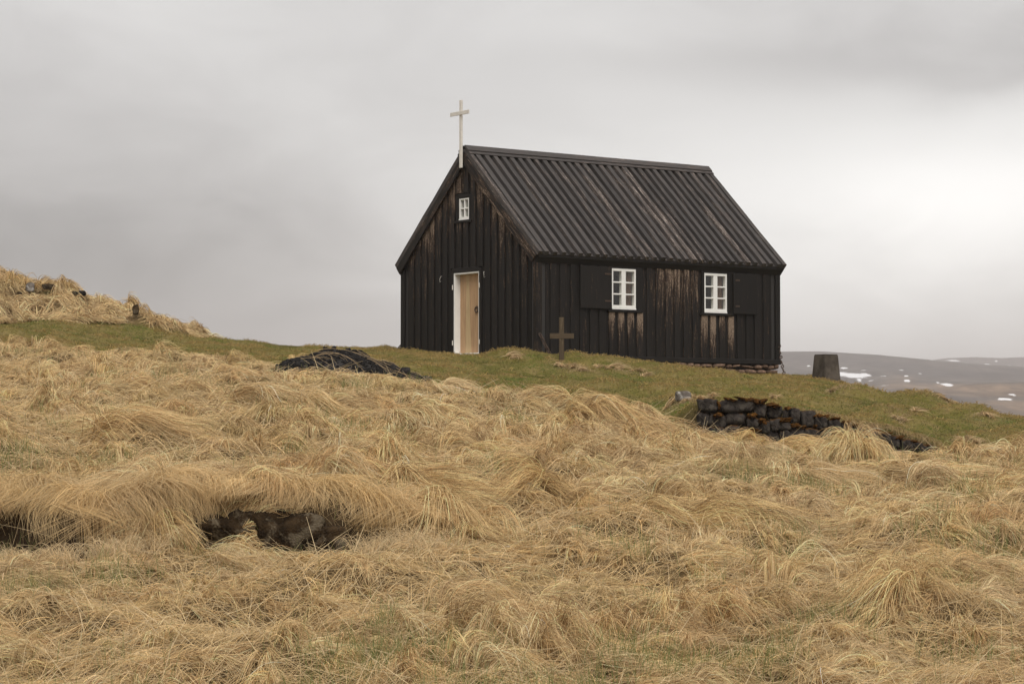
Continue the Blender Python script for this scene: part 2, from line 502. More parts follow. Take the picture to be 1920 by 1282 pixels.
def ground_material():
    m, g = new_mat("turf_and_soil")
    p = g.n("ShaderNodeTexCoord").outputs["Object"]
    n1 = g.noise(p, 0.9, 5.0, 0.6); n2 = g.noise(p, 3.6, 5.0, 0.65); n3 = g.noise(p, 26.0, 4.0, 0.7); n4 = g.noise(p, 0.02, 4.0, 0.6)
    turf = g.mix(g.ramp(n1, 0.35, 0.65), (0.11, 0.10, 0.022), (0.18, 0.14, 0.045))
    turf = g.mix(g.ramp(n2, 0.45, 0.72), turf, (0.20, 0.15, 0.060))
    turf = g.mix(g.math("MULTIPLY", g.ramp(n2, 0.42, 0.26), 0.8), turf, (0.085, 0.105, 0.018))
    turf = g.mix(1.0, turf, g.ramp(n3, 0.25, 0.75, 0.62, 1.3), "MULTIPLY")
    thatch = g.mix(g.ramp(n3, 0.3, 0.7), (0.075, 0.050, 0.022), (0.17, 0.115, 0.055))
    c = g.mix(g.attr("dry"), turf, thatch)
    c = g.mix(g.attr("bare"), c, g.mix(n3, (0.016, 0.011, 0.007), (0.05, 0.033, 0.02)))
    moor = g.mix(g.ramp(n4, 0.4, 0.62), (0.16, 0.115, 0.075), (0.075, 0.066, 0.058))
    c = g.mix(g.attr("far"), c, moor)
    h = g.math("ADD", g.math("MULTIPLY", n2, 0.5), g.math("MULTIPLY", n3, 0.5))
    finish(g, principled(g, c, 0.95, bump(g, h, 0.8, 0.05), 0.1))
    return m


M["ground"] = ground_material()


def build_ground():
    outx = np.array([15, 17, 20, 25, 32, 45, 65, 100, 150, 220, 320, 480, 700, 1000, 1400, 2000, 2800, 3900])
    outy = np.array([1, 2.5, 5, 9, 15, 25, 40, 60, 90, 140, 200, 300, 450, 700, 1000, 1400, 2000, 2800, 3800, 5000])
    xs = np.r_[-outx[::-1], gx, outx]
    ys = np.r_[-400, -150, -60, -25, -10, -3, 0, 1.5, gy, GY1 + outy]
    X, Y = np.meshgrid(xs, ys)
    z = H(X, Y)
    d = np.hypot(np.clip(np.abs(X) - GX1, 0, None), np.maximum(np.clip(GY0 - Y, 0, None), np.clip(Y - GY1, 0, None)))
    w = sstep(d, 0, 170)
    z = z - 0.09 * np.clip(d, 0, 60) * (1 - w)
    z = z * (1 - w) + w * (-16.0 + 5 * fbm(X / 210, Y / 210, 2))
    nx, ny = len(xs), len(ys)
    verts = np.stack([X, Y, z], -1).reshape(-1, 3)
    idx = np.arange(nx * ny).reshape(ny, nx)
    faces = np.stack([idx[:-1, :-1], idx[:-1, 1:], idx[1:, 1:], idx[1:, :-1]], -1).reshape(-1, 4)
    me = bpy.data.meshes.new("ground")
    me.vertices.add(len(verts)); me.vertices.foreach_set("co", verts.astype(np.float32).ravel())
    me.loops.add(faces.size); me.loops.foreach_set("vertex_index", faces.astype(np.int32).ravel())
    me.polygons.add(len(faces)); me.polygons.foreach_set("loop_start", np.arange(0, faces.size, 4, dtype=np.int32))
    me.update(calc_edges=True)
    dry = dry_mask(X, Y)
    ly = LEDY(X)
    bare = np.exp(-((Y - ly - 0.02) / 0.2) ** 2) * sstep(LEDH(X), 0.1, 0.2) * sstep(X, LEDX(800), LEDX(700))
    wy = WALLY(X); bare = np.maximum(bare, np.exp(-((Y - wy - 0.08) / 0.14) ** 2) * sstep(WALLH(X), 0.05, 0.12))
    far = sstep(d, 5, 60)
    for k, v in (("dry", dry), ("bare", bare), ("far", far)):
        a = me.attributes.new(k, "FLOAT", "POINT"); a.data.foreach_set("value", v.ravel().astype(np.float32))
    me.shade_smooth()
    o = link_mesh("ground", me, M["ground"])
    tag(o, kind="structure")


build_ground()


# ------------------------------------------------------------------ far hills with snow
def hills():
    m, g = new_mat("moor_hills")
    p = g.n("ShaderNodeTexCoord").outputs["Object"]
    n1 = g.noise(g.vmath("MULTIPLY", p, (1, 0.6, 2)), 0.012, 5.0, 0.6); n2 = g.noise(p, 0.06, 5.0, 0.65)
    c = g.mix(g.ramp(n1, 0.35, 0.7), (0.060, 0.052, 0.050), (0.095, 0.080, 0.068))
    c = g.mix(g.math("MULTIPLY", g.attr("tan"), g.ramp(n1, 0.35, 0.6, 0.25, 1.0)), c, (0.185, 0.128, 0.086))
    gul = g.noise(g.vmath("MULTIPLY", p, (1.0, 0.35, 1.0)), 0.035, 6.0, 0.7, 1.0)
    c = g.mix(1.0, c, g.ramp(n2, 0.25, 0.75, 0.75, 1.25), "MULTIPLY")
    c = g.mix(1.0, c, g.ramp(gul, 0.35, 0.65, 0.62, 1.3), "MULTIPLY")
    n5 = g.noise(g.vmath("MULTIPLY", p, (0.6, 1.0, 4.0)), 0.14, 5.0, 0.7)
    k = g.math("ADD", g.attr("snow"), g.math("MULTIPLY", g.math("SUBTRACT", n5, 0.5), 1.5))
    c = g.mix(g.ramp(k, 0.5, 0.62), c, (0.86, 0.87, 0.89))
    finish(g, principled(g, c, 0.95, None, 0.05))

    def sheet(name, xs, ys, zf, tanf=None, snow=()):
        X, Y = np.meshgrid(xs, ys)
        Z = zf(X, Y)
        nx, ny = len(xs), len(ys)
        idx = np.arange(nx * ny).reshape(ny, nx)
        faces = np.stack([idx[:-1, :-1], idx[:-1, 1:], idx[1:, 1:], idx[1:, :-1]], -1).reshape(-1, 4)
        # picture coordinates of the vertices are used only to find where on the hillside each snow field lies
        dd = Y * cP + Z * sP; px = 960 + F_PX * X / dd; py = 641 - F_PX * (Z * cP - Y * sP) / dd
        sn = np.zeros_like(X)
        for sx, sy, rx, ry in snow:
            q = ((px - sx) / rx) ** 2 + ((py - sy - (px - sx) * 0.07) / ry) ** 2
            sn = np.maximum(sn, np.exp(-q * 1.0))
        tn = tanf(px, py) if tanf else np.zeros_like(X)
        return mesh_obj(name, np.stack([X, Y, Z], -1).reshape(-1, 3), faces.tolist(), m, None, True, False, None,
                        {"snow": sn.ravel(), "tan": tn.ravel()})
    xs = np.r_[-3600:-200:60, -200:300:20, 300:1150:4.0, 1150:1400:20, 1400:3700:60]
    # near slope: foot at 1100 m, crest at 2900 m
    crest_px = np.array([-4000, 200, 700, 1200, 1460, 1530, 1640, 1740, 1830, 1920, 2100, 2600, 6000])
    crest_py = np.array([690, 690, 684, 668, 659, 659, 666, 676, 684, 690, 692, 690, 690])
    def front(X, Y):
        cz = (798 - np.interp(960 + F_PX * X / 2900, crest_px, crest_py)) / F_PX * 2900
        t = np.clip((Y - 1050) / (2900 - 1050), 0, None)
        up = np.where(t < 1, 0.40 * sstep(t, 0.0, 0.30) + 0.12 * sstep(t, .3, .6) + 0.48 * sstep(t, 0.5, 1.02), 1 - 0.9 * sstep(t, 1.0, 1.5))
        z = -22 + (cz + 22) * up
        return z + (fbm(X / 170, Y / 120, 4) * 9) * sstep(t, 0.02, 0.3) * sstep(np.abs(t - 1), 0.0, 0.15) + fbm(X / 60, Y / 60, 2) * 1.2
    def tan1(px, py):
        q = sstep(py, 716, 724) * sstep(py, 748, 738) * sstep(px, 1600, 1680)
        q2 = sstep(py, 748, 754) * sstep(px, 1780, 1830)
        q3 = 0.5 * np.exp(-((px - 1690) / 30) ** 2 - ((py - 712) / 8) ** 2)
        return np.clip(q + q2 + q3, 0, 1)
    o = sheet("hills", xs, np.r_[1000:2960:9.0, 2960:3700:40], front, tan1,
              [(1578, 701, 22, 5), (1602, 704, 28, 6), (1622, 703, 14, 4), (1611, 714, 8, 4.5), (1636, 716, 18, 3.4), (1700, 714, 7, 4), (1758, 718, 5, 2), (1776, 721, 14, 3.4), (1583, 690, 9, 2.2), (1517, 686, 4, 1.4), (1656, 705, 7, 1.4),
               (1832, 746, 9, 4), (1858, 732, 6, 2), (1886, 749, 24, 2.6), (1852, 750, 9, 1.8), (1864, 744, 3, 1.5), (1700, 705, 5, 1.2), (1900, 740, 8, 1.5), (1725, 700, 5, 1.0), (1545, 698, 5, 1.2), (1668, 722, 6, 1.2), (1745, 709, 4, 1.0), (1620, 694, 6, 1.1), (1800, 735, 5, 1.2), (1840, 722, 6, 1.2), (1690, 694, 5, .9)])
    tag(o, kind="structure")
    far_px = np.array([-4000, 1000, 1500, 1740, 1790, 1825, 1870, 1920, 2100, 6000]); far_py = np.array([700, 690, 690, 677, 671, 669, 671, 669, 674, 690])
    def back(X, Y):
        cz = (798 - np.interp(960 + F_PX * X / 4300, far_px, far_py)) / F_PX * 4300
        t = (Y - 3500) / 800
        return -20 + (cz + 20) * sstep(t, 0, 1.02) + fbm(X / 90, Y / 90, 3) * 4 * sstep(np.abs(t - 1), 0, .1)
    o2 = sheet("hills", np.r_[-3600:300:80, 300:1500:6.0, 1500:3700:80], np.r_[3500:4420:14.0], back, None,
               [(1788, 676, 16, 2), (1812, 682, 16, 1.8), (1868, 677, 5, 2), (1852, 684, 14, 2), (1876, 686, 5, 1.6), (1893, 685, 4, 1.3)])
    tag(o2, kind="structure")


hills()

# ------------------------------------------------------------------ the church
YAW = 0.6383
CN = np.array([0.5075, 46.7316, 1.3185])        # near corner at the underside of the sill board
W, L = 4.7776, 6.5003
HE, HR = 2.10, 4.40                             # eave edge and top of the roof boards at the ridge
OE, OV = 0.11, 0.134                            # overhang at the gables and at the eaves
SLOPE = (HR - HE) / (W / 2 + OV)
church = empty("church", CN, YAW)
tag(church, "small black tarred timber church with white windows and a cross on the gable", "church")


def plank(name, path, width_dir, normal, w0, w1, thick, mat, parent, wears, wob=0.003, cut0=0.0, cut1=0.0):
    """one board: path = list of points down its middle, w0 / w1 half widths, chamfered outer edges;
    cut0 / cut1 slant the ends across the width"""
    wd, nn = Vector(width_dir), Vector(normal)
    along = (Vector(path[-1]) - Vector(path[0])).normalized()
    verts, wr, uv = [], [], []
    r = random.random() * 40
    ch = min(0.006, thick * 0.3)
    n = len(path)
    for i, p in enumerate(path):
        p = Vector(p); t = i / (n - 1)
        j = random.uniform(-wob, wob); jn = random.uniform(-wob, wob) * 0.6
        for off, d in ((-1, 0), (-1, thick - ch), (-(1 - ch / max(w0, 1e-4)), thick), (1 - ch / max(w1, 1e-4), thick), (1, thick - ch), (1, 0)):
            hw = w0 if off < 0 else w1
            c = (cut0 if i == 0 else cut1 if i == n - 1 else 0.0)
            q = p + wd * (off * hw + j) + nn * (d + (jn if d > 0 else 0)) + along * (c * off * hw)
            verts.append(q); wr.append(wears[i]); uv.append((off * hw + d + r, (q - Vector(path[0])).dot(along) + r))
    faces = []
    for i in range(n - 1):
        a, b = i * 6, (i + 1) * 6
        for k in range(6): faces.append((a + k, a + (k + 1) % 6, b + (k + 1) % 6, b + k))
    faces.append(tuple(range(5, -1, -1))); faces.append(tuple((n - 1) * 6 + k for k in range(6)))
    return mesh_obj(name, verts, faces, mat, parent, False, True, uv, {"wear": wr})


def lin(a, b, n): return [tuple(Vector(a).lerp(Vector(b), i / (n - 1))) for i in range(n)]


WIN = [(1.874, 2.508, 1.06, 1.897), (4.375, 5.010, 1.06, 1.897)]
DOOR = (1.925, 2.835, 0.155, 1.866)
GWIN = (2.287, 2.642, 2.957, 3.412)
WALL_TOP = 2.02


def wall_panel(name, rects, place, thick, parent):
    """backing of a wall, built round its openings"""
    vs, fs = [], []
    for a0, a1, z0, z1a, z1b in rects:
        b = len(vs)
        vs += [place(a0, 0, z0), place(a1, 0, z0), place(a1, 0, z1b), place(a0, 0, z1a), place(a0, -thick, z0), place(a1, -thick, z0), place(a1, -thick, z1b), place(a0, -thick, z1a)]
        fs += [tuple(i + b for i in f) for f in BOXF]
    me = mesh_obj(name, vs, fs, M["inside"], parent)
    return me


def long_place(v0, s):
    return lambda a, n, z: (a, v0 - n * s, z)        # n points outward


def gable_place(u0, s):
    return lambda a, n, z: (u0 - n * s, a, z)


def gable_top(v): return WALL_TOP + 0.10 + SLOPE * (W / 2 - abs(v - W / 2)) - 0.06


def build_long(v0, s, wins):
    pl = long_place(v0, s)
    wall = wall_panel("wall", [], pl, 0.1, church) if False else None
    cuts = sorted(wins)
    rects, a = [], 0.0
    for (u0, u1, z0, z1) in cuts:
        rects += [(a, u0, 0, WALL_TOP + .08, WALL_TOP + .08), (u0, u1, 0, z0, z0), (u0, u1, z1, WALL_TOP + .08, WALL_TOP + .08)]
        a = u1
    rects.append((a, L, 0, WALL_TOP + .08, WALL_TOP + .08))
    wall = wall_panel("wall", rects, pl, 0.10, church)
    tag(wall, "black board-on-board long wall of the church, worn brown between the windows" if wins else None)
    per = L / 26.0
    nrm = Vector(pl(0, 1, 0)) - Vector(pl(0, 0, 0)); wd = (1, 0, 0)
    for k in range(27):
        for raised in (False, True):
            c = (k + (0.5 if raised else 0.0)) * per + random.uniform(-.006, .006)
            hw = per * (0.31 if raised else 0.24) + random.uniform(-.006, .006)
            if c - hw < 0.09 or c + hw > L - 0.06: continue
            segs = [(0.10, WALL_TOP)]
            under = False
            for (u0, u1, z0, z1) in wins:
                if c + hw * 0.5 > u0 - 0.06 and c - hw * 0.5 < u1 + 0.16: segs = [(0.10, z0 - 0.06)]; under = True
            for z0, z1 in segs:
                n = 9
                wear = []
                mid = math.exp(-((c - 3.55) / 0.75) ** 2)
                e1 = math.exp(-((c - 0.15) / 0.25) ** 2) * 0.45
                rr = random.uniform(-.26, .26)
                for i in range(n):
                    t = i / (n - 1); zz = z0 + (z1 - z0) * t
                    w = 0.06 + (0.80 if wins else 0.2) * mid * (0.12 + 0.95 * t ** 1.3) + e1 * (0.4 + 0.6 * t) + rr * 0.5
                    if under and raised: w = 0.16 + 1.0 * t ** 1.3 + rr
                    elif under: w = 0.05 + 0.28 * t ** 2
                    if not raised and not under: w -= 0.12
                    wear.append(w)
                p0 = Vector(pl(c, 0, z0)); p1 = Vector(pl(c, 0, z1))
                plank("board", lin(p0, p1, n), wd, nrm, hw, hw, 0.052 if raised else 0.018, M["wall"], wall, wear)
    return wall, pl, nrm


def build_gable(u0, s, front):
    pl = gable_place(u0, s)
    nrm = Vector(pl(0, 1, 0)) - Vector(pl(0, 0, 0)); wd = (0, 1, 0)
    H_ = gable_top
    half = W / 2
    if front:
        d0, d1, dz0, dz1 = DOOR; g0, g1, gz0, gz1 = GWIN
        rects = [(0.0, d0, 0, H_(0), H_(d0)), (d0, g0, 0, dz0, dz0), (d0, g0, dz1, H_(d0), H_(g0)),
                 (g0, half, 0, dz0, dz0), (g0, half, dz1, gz0, gz0), (g0, half, gz1, H_(g0), H_(half)),
                 (half, g1, 0, dz0, dz0), (half, g1, dz1, gz0, gz0), (half, g1, gz1, H_(half), H_(g1)),
                 (g1, d1, 0, dz0, dz0), (g1, d1, dz1, H_(g1), H_(d1)), (d1, W, 0, H_(d1), H_(W))]
    else:
        rects = [(0, half, 0, H_(0), H_(half)), (half, W, 0, H_(half), H_(W))]
    wall = wall_panel("wall", rects, pl, 0.10, church)
    if front: tag(wall, "black board gable wall with the door and a small window, worn brown at the top")
    per = W / 19.0
    for k in range(20):
        for raised in (False, True):
            c = (k + (0.5 if raised else 0.0)) * per + random.uniform(-.006, .006)
            hw = per * (0.31 if raised else 0.24) + random.uniform(-.006, .006)
            if c - hw < 0.06 or c + hw > W - 0.06: continue
            top = gable_top(c)
            segs = [(0.10, top)]
            if front:
                if c + hw * .6 > DOOR[0] - 0.07 and c - hw * .6 < DOOR[1] + 0.07: segs = [(DOOR[3] + 0.10, top)]
                if c + hw * .6 > GWIN[0] - 0.09 and c - hw * .6 < GWIN[1] + 0.11:
                    z = segs[0][0]; segs = [(z, GWIN[2] - 0.06), (GWIN[3] + 0.11, top)]
            sl = SLOPE * (1 if c < W / 2 else -1) if abs(c - W / 2) > hw else 0.0
            rr = random.uniform(-.22, .26)
            for z0, z1 in segs:
                n = 9; wear = []
                for i in range(n):
                    zz = z0 + (z1 - z0) * i / (n - 1)
                    dtop = top - zz
                    w = 0.0 + 0.74 * math.exp(-dtop / 0.62) * (1 if abs(c - W / 2) > .3 else .7) + rr * math.exp(-dtop / 1.2)
                    if zz > 2.6: w += 0.10
                    if raised: w += 0.08
                    if z1 < GWIN[2] and zz > GWIN[2] - 0.35 and len(segs) == 2: w += 0.3 * (zz - GWIN[2] + .35) / .35
                    wear.append(w)
                cut = sl if z1 == top else 0.0
                plank("board", lin(pl(c, 0, z0), pl(c, 0, z1), n), wd, nrm, hw, hw, 0.056 if raised else 0.018, M["wall"], wall, wear, cut1=cut)
    return wall, pl, nrm


build_long(0.0, 1, WIN)
build_long(W, -1, [])
build_gable(0.0, 1, True)
build_gable(L, -1, False)

# corner boards, sill boards
for (u, v, su, sv) in ((0, 0, -1, -1), (L, 0, 1, -1), (0, W, -1, 1), (L, W, 1, 1)):
    x0, x1 = sorted((u, u + su * 0.048)); y0, y1 = sorted((v + sv * 0.048, v - sv * 0.085))
    box("corner_board", (x0, y0, 0.02), (x1, y1, WALL_TOP + 0.02), M["wall"], church, 0.006, 0.4 if u == 0 and v == 0 else 0.05)
    x0, x1 = sorted((u, u - su * 0.085)); y0, y1 = sorted((v, v + sv * 0.046))
    box("corner_board", (x0, y0, 0.02), (x1, y1, WALL_TOP + 0.02), M["wall"], church, 0.006, 0.32 if u == 0 and v == 0 else 0.04)
box("sill_board", (-0.058, -0.064, 0.0), (L + 0.058, -0.002, 0.105), M["wall"], church, 0.008, 0.0, 0)
box("sill_board", (-0.058, W + 0.002, 0.0), (L + 0.058, W + 0.064, 0.105), M["wall"], church, 0.008, 0.0, 0)
box("sill_board", (-0.060, 0.0, 0.0), (-0.002, W, 0.105), M["wall"], church, 0.008, 0.0, 1)
box("sill_board", (L + 0.002, 0.0, 0.0), (L + 0.060, W, 0.105), M["wall"], church, 0.008, 0.0, 1)


# roof
def roof_side(sgn):
    """sgn = -1 the slope towards the camera, +1 the far slope"""
    v_e = -OV if sgn < 0 else W + OV
    e0 = Vector((0, v_e, HE)); r0 = Vector((0, W / 2, HR))
    up = (r0 - e0).normalized(); nn = Vector((1, 0, 0)).cross(up) * (1 if sgn < 0 else -1)
    if nn.z < 0: nn = -nn
    sl = (r0 - e0).length
    a, b = -OE, L + OE
    T = 0.05
    vs = [Vector((x, 0, 0)) + e0 + up * t - nn * d for x in (a + .01, b - .01) for t in (0.015, sl - .01) for d in (0.022, T)]
    fs = [(0, 1, 3, 2), (4, 6, 7, 5), (0, 4, 5, 1), (2, 3, 7, 6), (0, 2, 6, 4), (1, 5, 7, 3)]
    deck = mesh_obj("roof", vs, fs, M["inside"], church)
    tag(deck, "black tarred board-on-board roof slope, greyed and scuffed along its raised boards" if sgn < 0 else None)
    n_b = 31
    per = (b - a) / n_b
    for k in range(n_b + 1):
        for raised in (False, True):
            c = a + (k + (0.0 if raised else 0.5)) * per
            hw0 = per * (0.255 if raised else 0.29)
            if raised: c = min(max(c, a + hw0), b - hw0)
            elif k == n_b: continue
            c += random.uniform(-.006, .006) if 0 < k < n_b else 0
            hw = hw0 + random.uniform(-.006, .006)
            ln0 = random.uniform(-.012, .008) if raised else 0.02
            n = 8
            f = (c - a) / (b - a)
            rr = random.uniform(-.24, .24)
            streak = random.random() < 0.22
            wear = []
            for i in range(n):
                t = i / (n - 1)
                w = 0.16 + 0.18 * math.exp(-((f - 0.62) / 0.35) ** 2) + rr * 0.8 + (0.15 * math.sin(3.1 * t + k) if streak else 0.06 * math.sin(5 * t + k))
                if not raised: w -= 0.16
                wear.append(w)
            p0 = Vector((c, 0, 0)) + e0 + up * ln0 - nn * 0.022; p1 = Vector((c, 0, 0)) + e0 + up * (sl - 0.03) - nn * 0.022
            plank("board", lin(p0, p1, n), (1, 0, 0), nn, hw, hw, 0.098 if raised else 0.016, M["roof"], deck, wear, 0.006)
    # ridge cap boards
    p0 = r0 + up * 0.03 - up * 0.085 + nn * 0.082
    plank("ridge_board", lin(p0 + Vector((a - 0.01, 0, 0)), p0 + Vector((b - 0.015, 0, 0)), 8), up, nn, 0.085, 0.085, 0.035, M["roof"], church, [0.1, .16, .12, .22, .3, .34, .3, .28])
    q0 = r0 - up * 0.17 + nn * 0.078
    plank("ridge_board", lin(q0 + Vector((a, 0, 0)), q0 + Vector((b - 0.002, 0, 0)), 8), up, nn, 0.055, 0.055, 0.014, M["roof"], church, [0.15, .2, .12, .22, .3, .3, .3, .3])
    # bargeboards on both gables
    for (u, s) in ((a + 0.012, -1), (b - 0.012, 1)):
        q0 = Vector((u, 0, 0)) + e0 + up * 0.01 - nn * 0.125; q1 = Vector((u, 0, 0)) + e0 + up * (sl - 0.005) - nn * 0.125
        plank("bargeboard", lin(q0, q1, 10), -nn, (s, 0, 0), 0.085, 0.098, 0.03, M["wall"], church,
              [0.4, .5, .52, .55, .58, .58, .55, .5, .46, .4] if s < 0 and sgn < 0 else [0.12, .2, .28, .34, .38, .4, .4, .42, .4, .36], cut1=0)
    # cornice under the eaves
    vw = 0.0 if sgn < 0 else W
    o = -1 if sgn < 0 else 1
    sec = [(vw, WALL_TOP - 0.09), (vw + o * 0.05, WALL_TOP - 0.09), (vw + o * 0.122, HE - 0.055), (vw + o * 0.122, HE - 0.03), (vw, HE + 0.06)]
    vs = [(x, y, z) for x in (a + 0.05, b - 0.05) for (y, z) in sec]
    fs = [(0, 1, 2, 3, 4), (9, 8, 7, 6, 5)] + [(i, (i + 1) % 5, (i + 1) % 5 + 5, i + 5) for i in range(5)]
    mesh_obj("cornice", vs, fs, M["wall"], church, uvs=[(v[1] + v[2], v[0]) for v in vs], attrs={"wear": [0.0] * 10})


roof_side(-1)
roof_side(1)


# windows
def window(name, place, a0, a1, z0, z1, cols, rows, shelf, label, mid=0.11, rail=0.055, curtain=None):
    """white casement window seen from outside; place(a, n, z) maps to the church's coordinates"""
    win = empty(name, (0, 0, 0), 0, church)
    tag(win, label)
    def bx(nm, aa0, aa1, zz0, zz1, n0, n1, mat, **kw):
        p, q = place(aa0, n0, zz0), place(aa1, n1, zz1)
        return box(nm, [min(i, j) for i, j in zip(p, q)], [max(i, j) for i, j in zip(p, q)], mat, win, **kw)
    fw = 0.038
    # dark surround boards
    bx("surround_board", a0 - 0.075, a0 - 0.002, z0 - 0.05, z1 + 0.085, 0.0, 0.052, M["wall"])
    bx("surround_board", a1 + 0.002, a1 + (0.17 if cols * rows == 6 else 0.075), z0 - 0.05, z1 + 0.085, 0.0, 0.052, M["wall"])
    bx("surround_board", a0 - 0.002, a1 + 0.002, z1 + 0.003, z1 + 0.085, 0.0, 0.054, M["wall"], grain_axis=0)
    bx("ledge", a0 - 0.12, a1 + 0.14, z0 - 0.056, z0 - 0.004, 0.0, 0.085, M["wall"], grain_axis=0)
    # white frame
    n0, n1 = -0.045, 0.045
    bx("frame", a0, a0 + fw, z0, z1, n0, n1, M["white"]); bx("frame", a1 - fw, a1, z0, z1, n0, n1, M["white"])
    bx("frame", a0 + fw, a1 - fw, z1 - rail, z1, n0, n1 - .002, M["white"])
    bx("frame", a0 + fw, a1 - fw, z0 + 0.03, z0 + 0.03 + rail, n0, n1 - .002, M["white"])
    bx("window_sill", a0 + fw * .0 + .001, a1 - .001, z0 - 0.0035, z0 + 0.026, n0 + .01, n1 + 0.014, M["white"])
    ia0, ia1, iz0, iz1 = a0 + fw, a1 - fw, z0 + 0.03 + rail, z1 - rail
    am = (ia0 + ia1) / 2
    bx("mullion", am - mid / 2, am + mid / 2, iz0, iz1, n0, n1 - .004, M["white"])
    halves = [(ia0, am - mid / 2), (am + mid / 2, ia1)]
    ph = (iz1 - iz0 - 0.028 * (rows - 1)) / rows
    for h0, h1 in halves:
        for r in range(rows):
            zz = iz0 + r * (ph + 0.028)
            if r: bx("glazing_bar", h0, h1, zz - 0.028, zz, n0 + .01, n1 - .012, M["white"], bevel=0.003)
            bx("pane", h0, h1, zz, zz + ph, 0.004, 0.008, M["glass"], bevel=0)
    if curtain:
        for c0, c1 in curtain:
            # folded cloth behind the glass
            n = 14
            vs, fs = [], []
            for i in range(n):
                a = c0 + (c1 - c0) * i / (n - 1)
                for z in (z0 + .02, z1 - .02):
                    for dn in (0, -0.006): vs.append(place(a, -0.085 + 0.012 * math.sin(i * 1.9) + dn, z))
            for i in range(n - 1):
                k = i * 4
                fs += [(k, k + 4, k + 6, k + 2), (k + 1, k + 3, k + 7, k + 5), (k, k + 1, k + 5, k + 4), (k + 2, k + 6, k + 7, k + 3)]
            fs += [(0, 2, 3, 1), (4 * n - 4, 4 * n - 3, 4 * n - 1, 4 * n - 2)]
            mesh_obj("curtain", vs, fs, M["curtain"], win, uvs=[(v[0] + v[1], v[2]) for v in vs])
    return win


LP, GP = long_place(0.0, 1), gable_place(0.0, 1)
window("window", LP, *WIN[0], 2, 3, True, "white six-pane window with its shutter folded open to the left", curtain=[(2.28, 2.50)])
window("window", LP, *WIN[1], 2, 3, True, "white six-pane window with its shutter folded open to the right", curtain=[(4.72, 5.0)])
window("window", GP, *GWIN, 2, 2, True, "tiny white four-pane window high in the gable", 0.026, 0.034)


def shutter(a0, a1, label):
    s = box("shutter", LP(a0, 0.105, 1.055)[:1] + (-0.105, 1.055), (a1, -0.068, 1.915), M["wall"], church, 0.006, 0.04)
    tag(s, label)
    for z in (1.20, 1.75):
        box("hinge", (a0 + .05 if a0 > 3 else a1 - 0.16, -0.112, z), (a0 + .17 if a0 > 3 else a1 + 0.02, -0.1055, z + 0.035), M["iron"], s, 0.001)
    box("batten", (a0 + 0.05, -0.067, 1.16), (a1 - 0.05, -0.044, 1.24), M["wall"], s, 0.003)
    box("batten", (a0 + 0.05, -0.067, 1.74), (a1 - 0.05, -0.044, 1.82), M["wall"], s, 0.003)


shutter(1.02, 1.80, "black shutter standing open left of its window")
shutter(5.148, 5.834, "black shutter standing open right of its window")


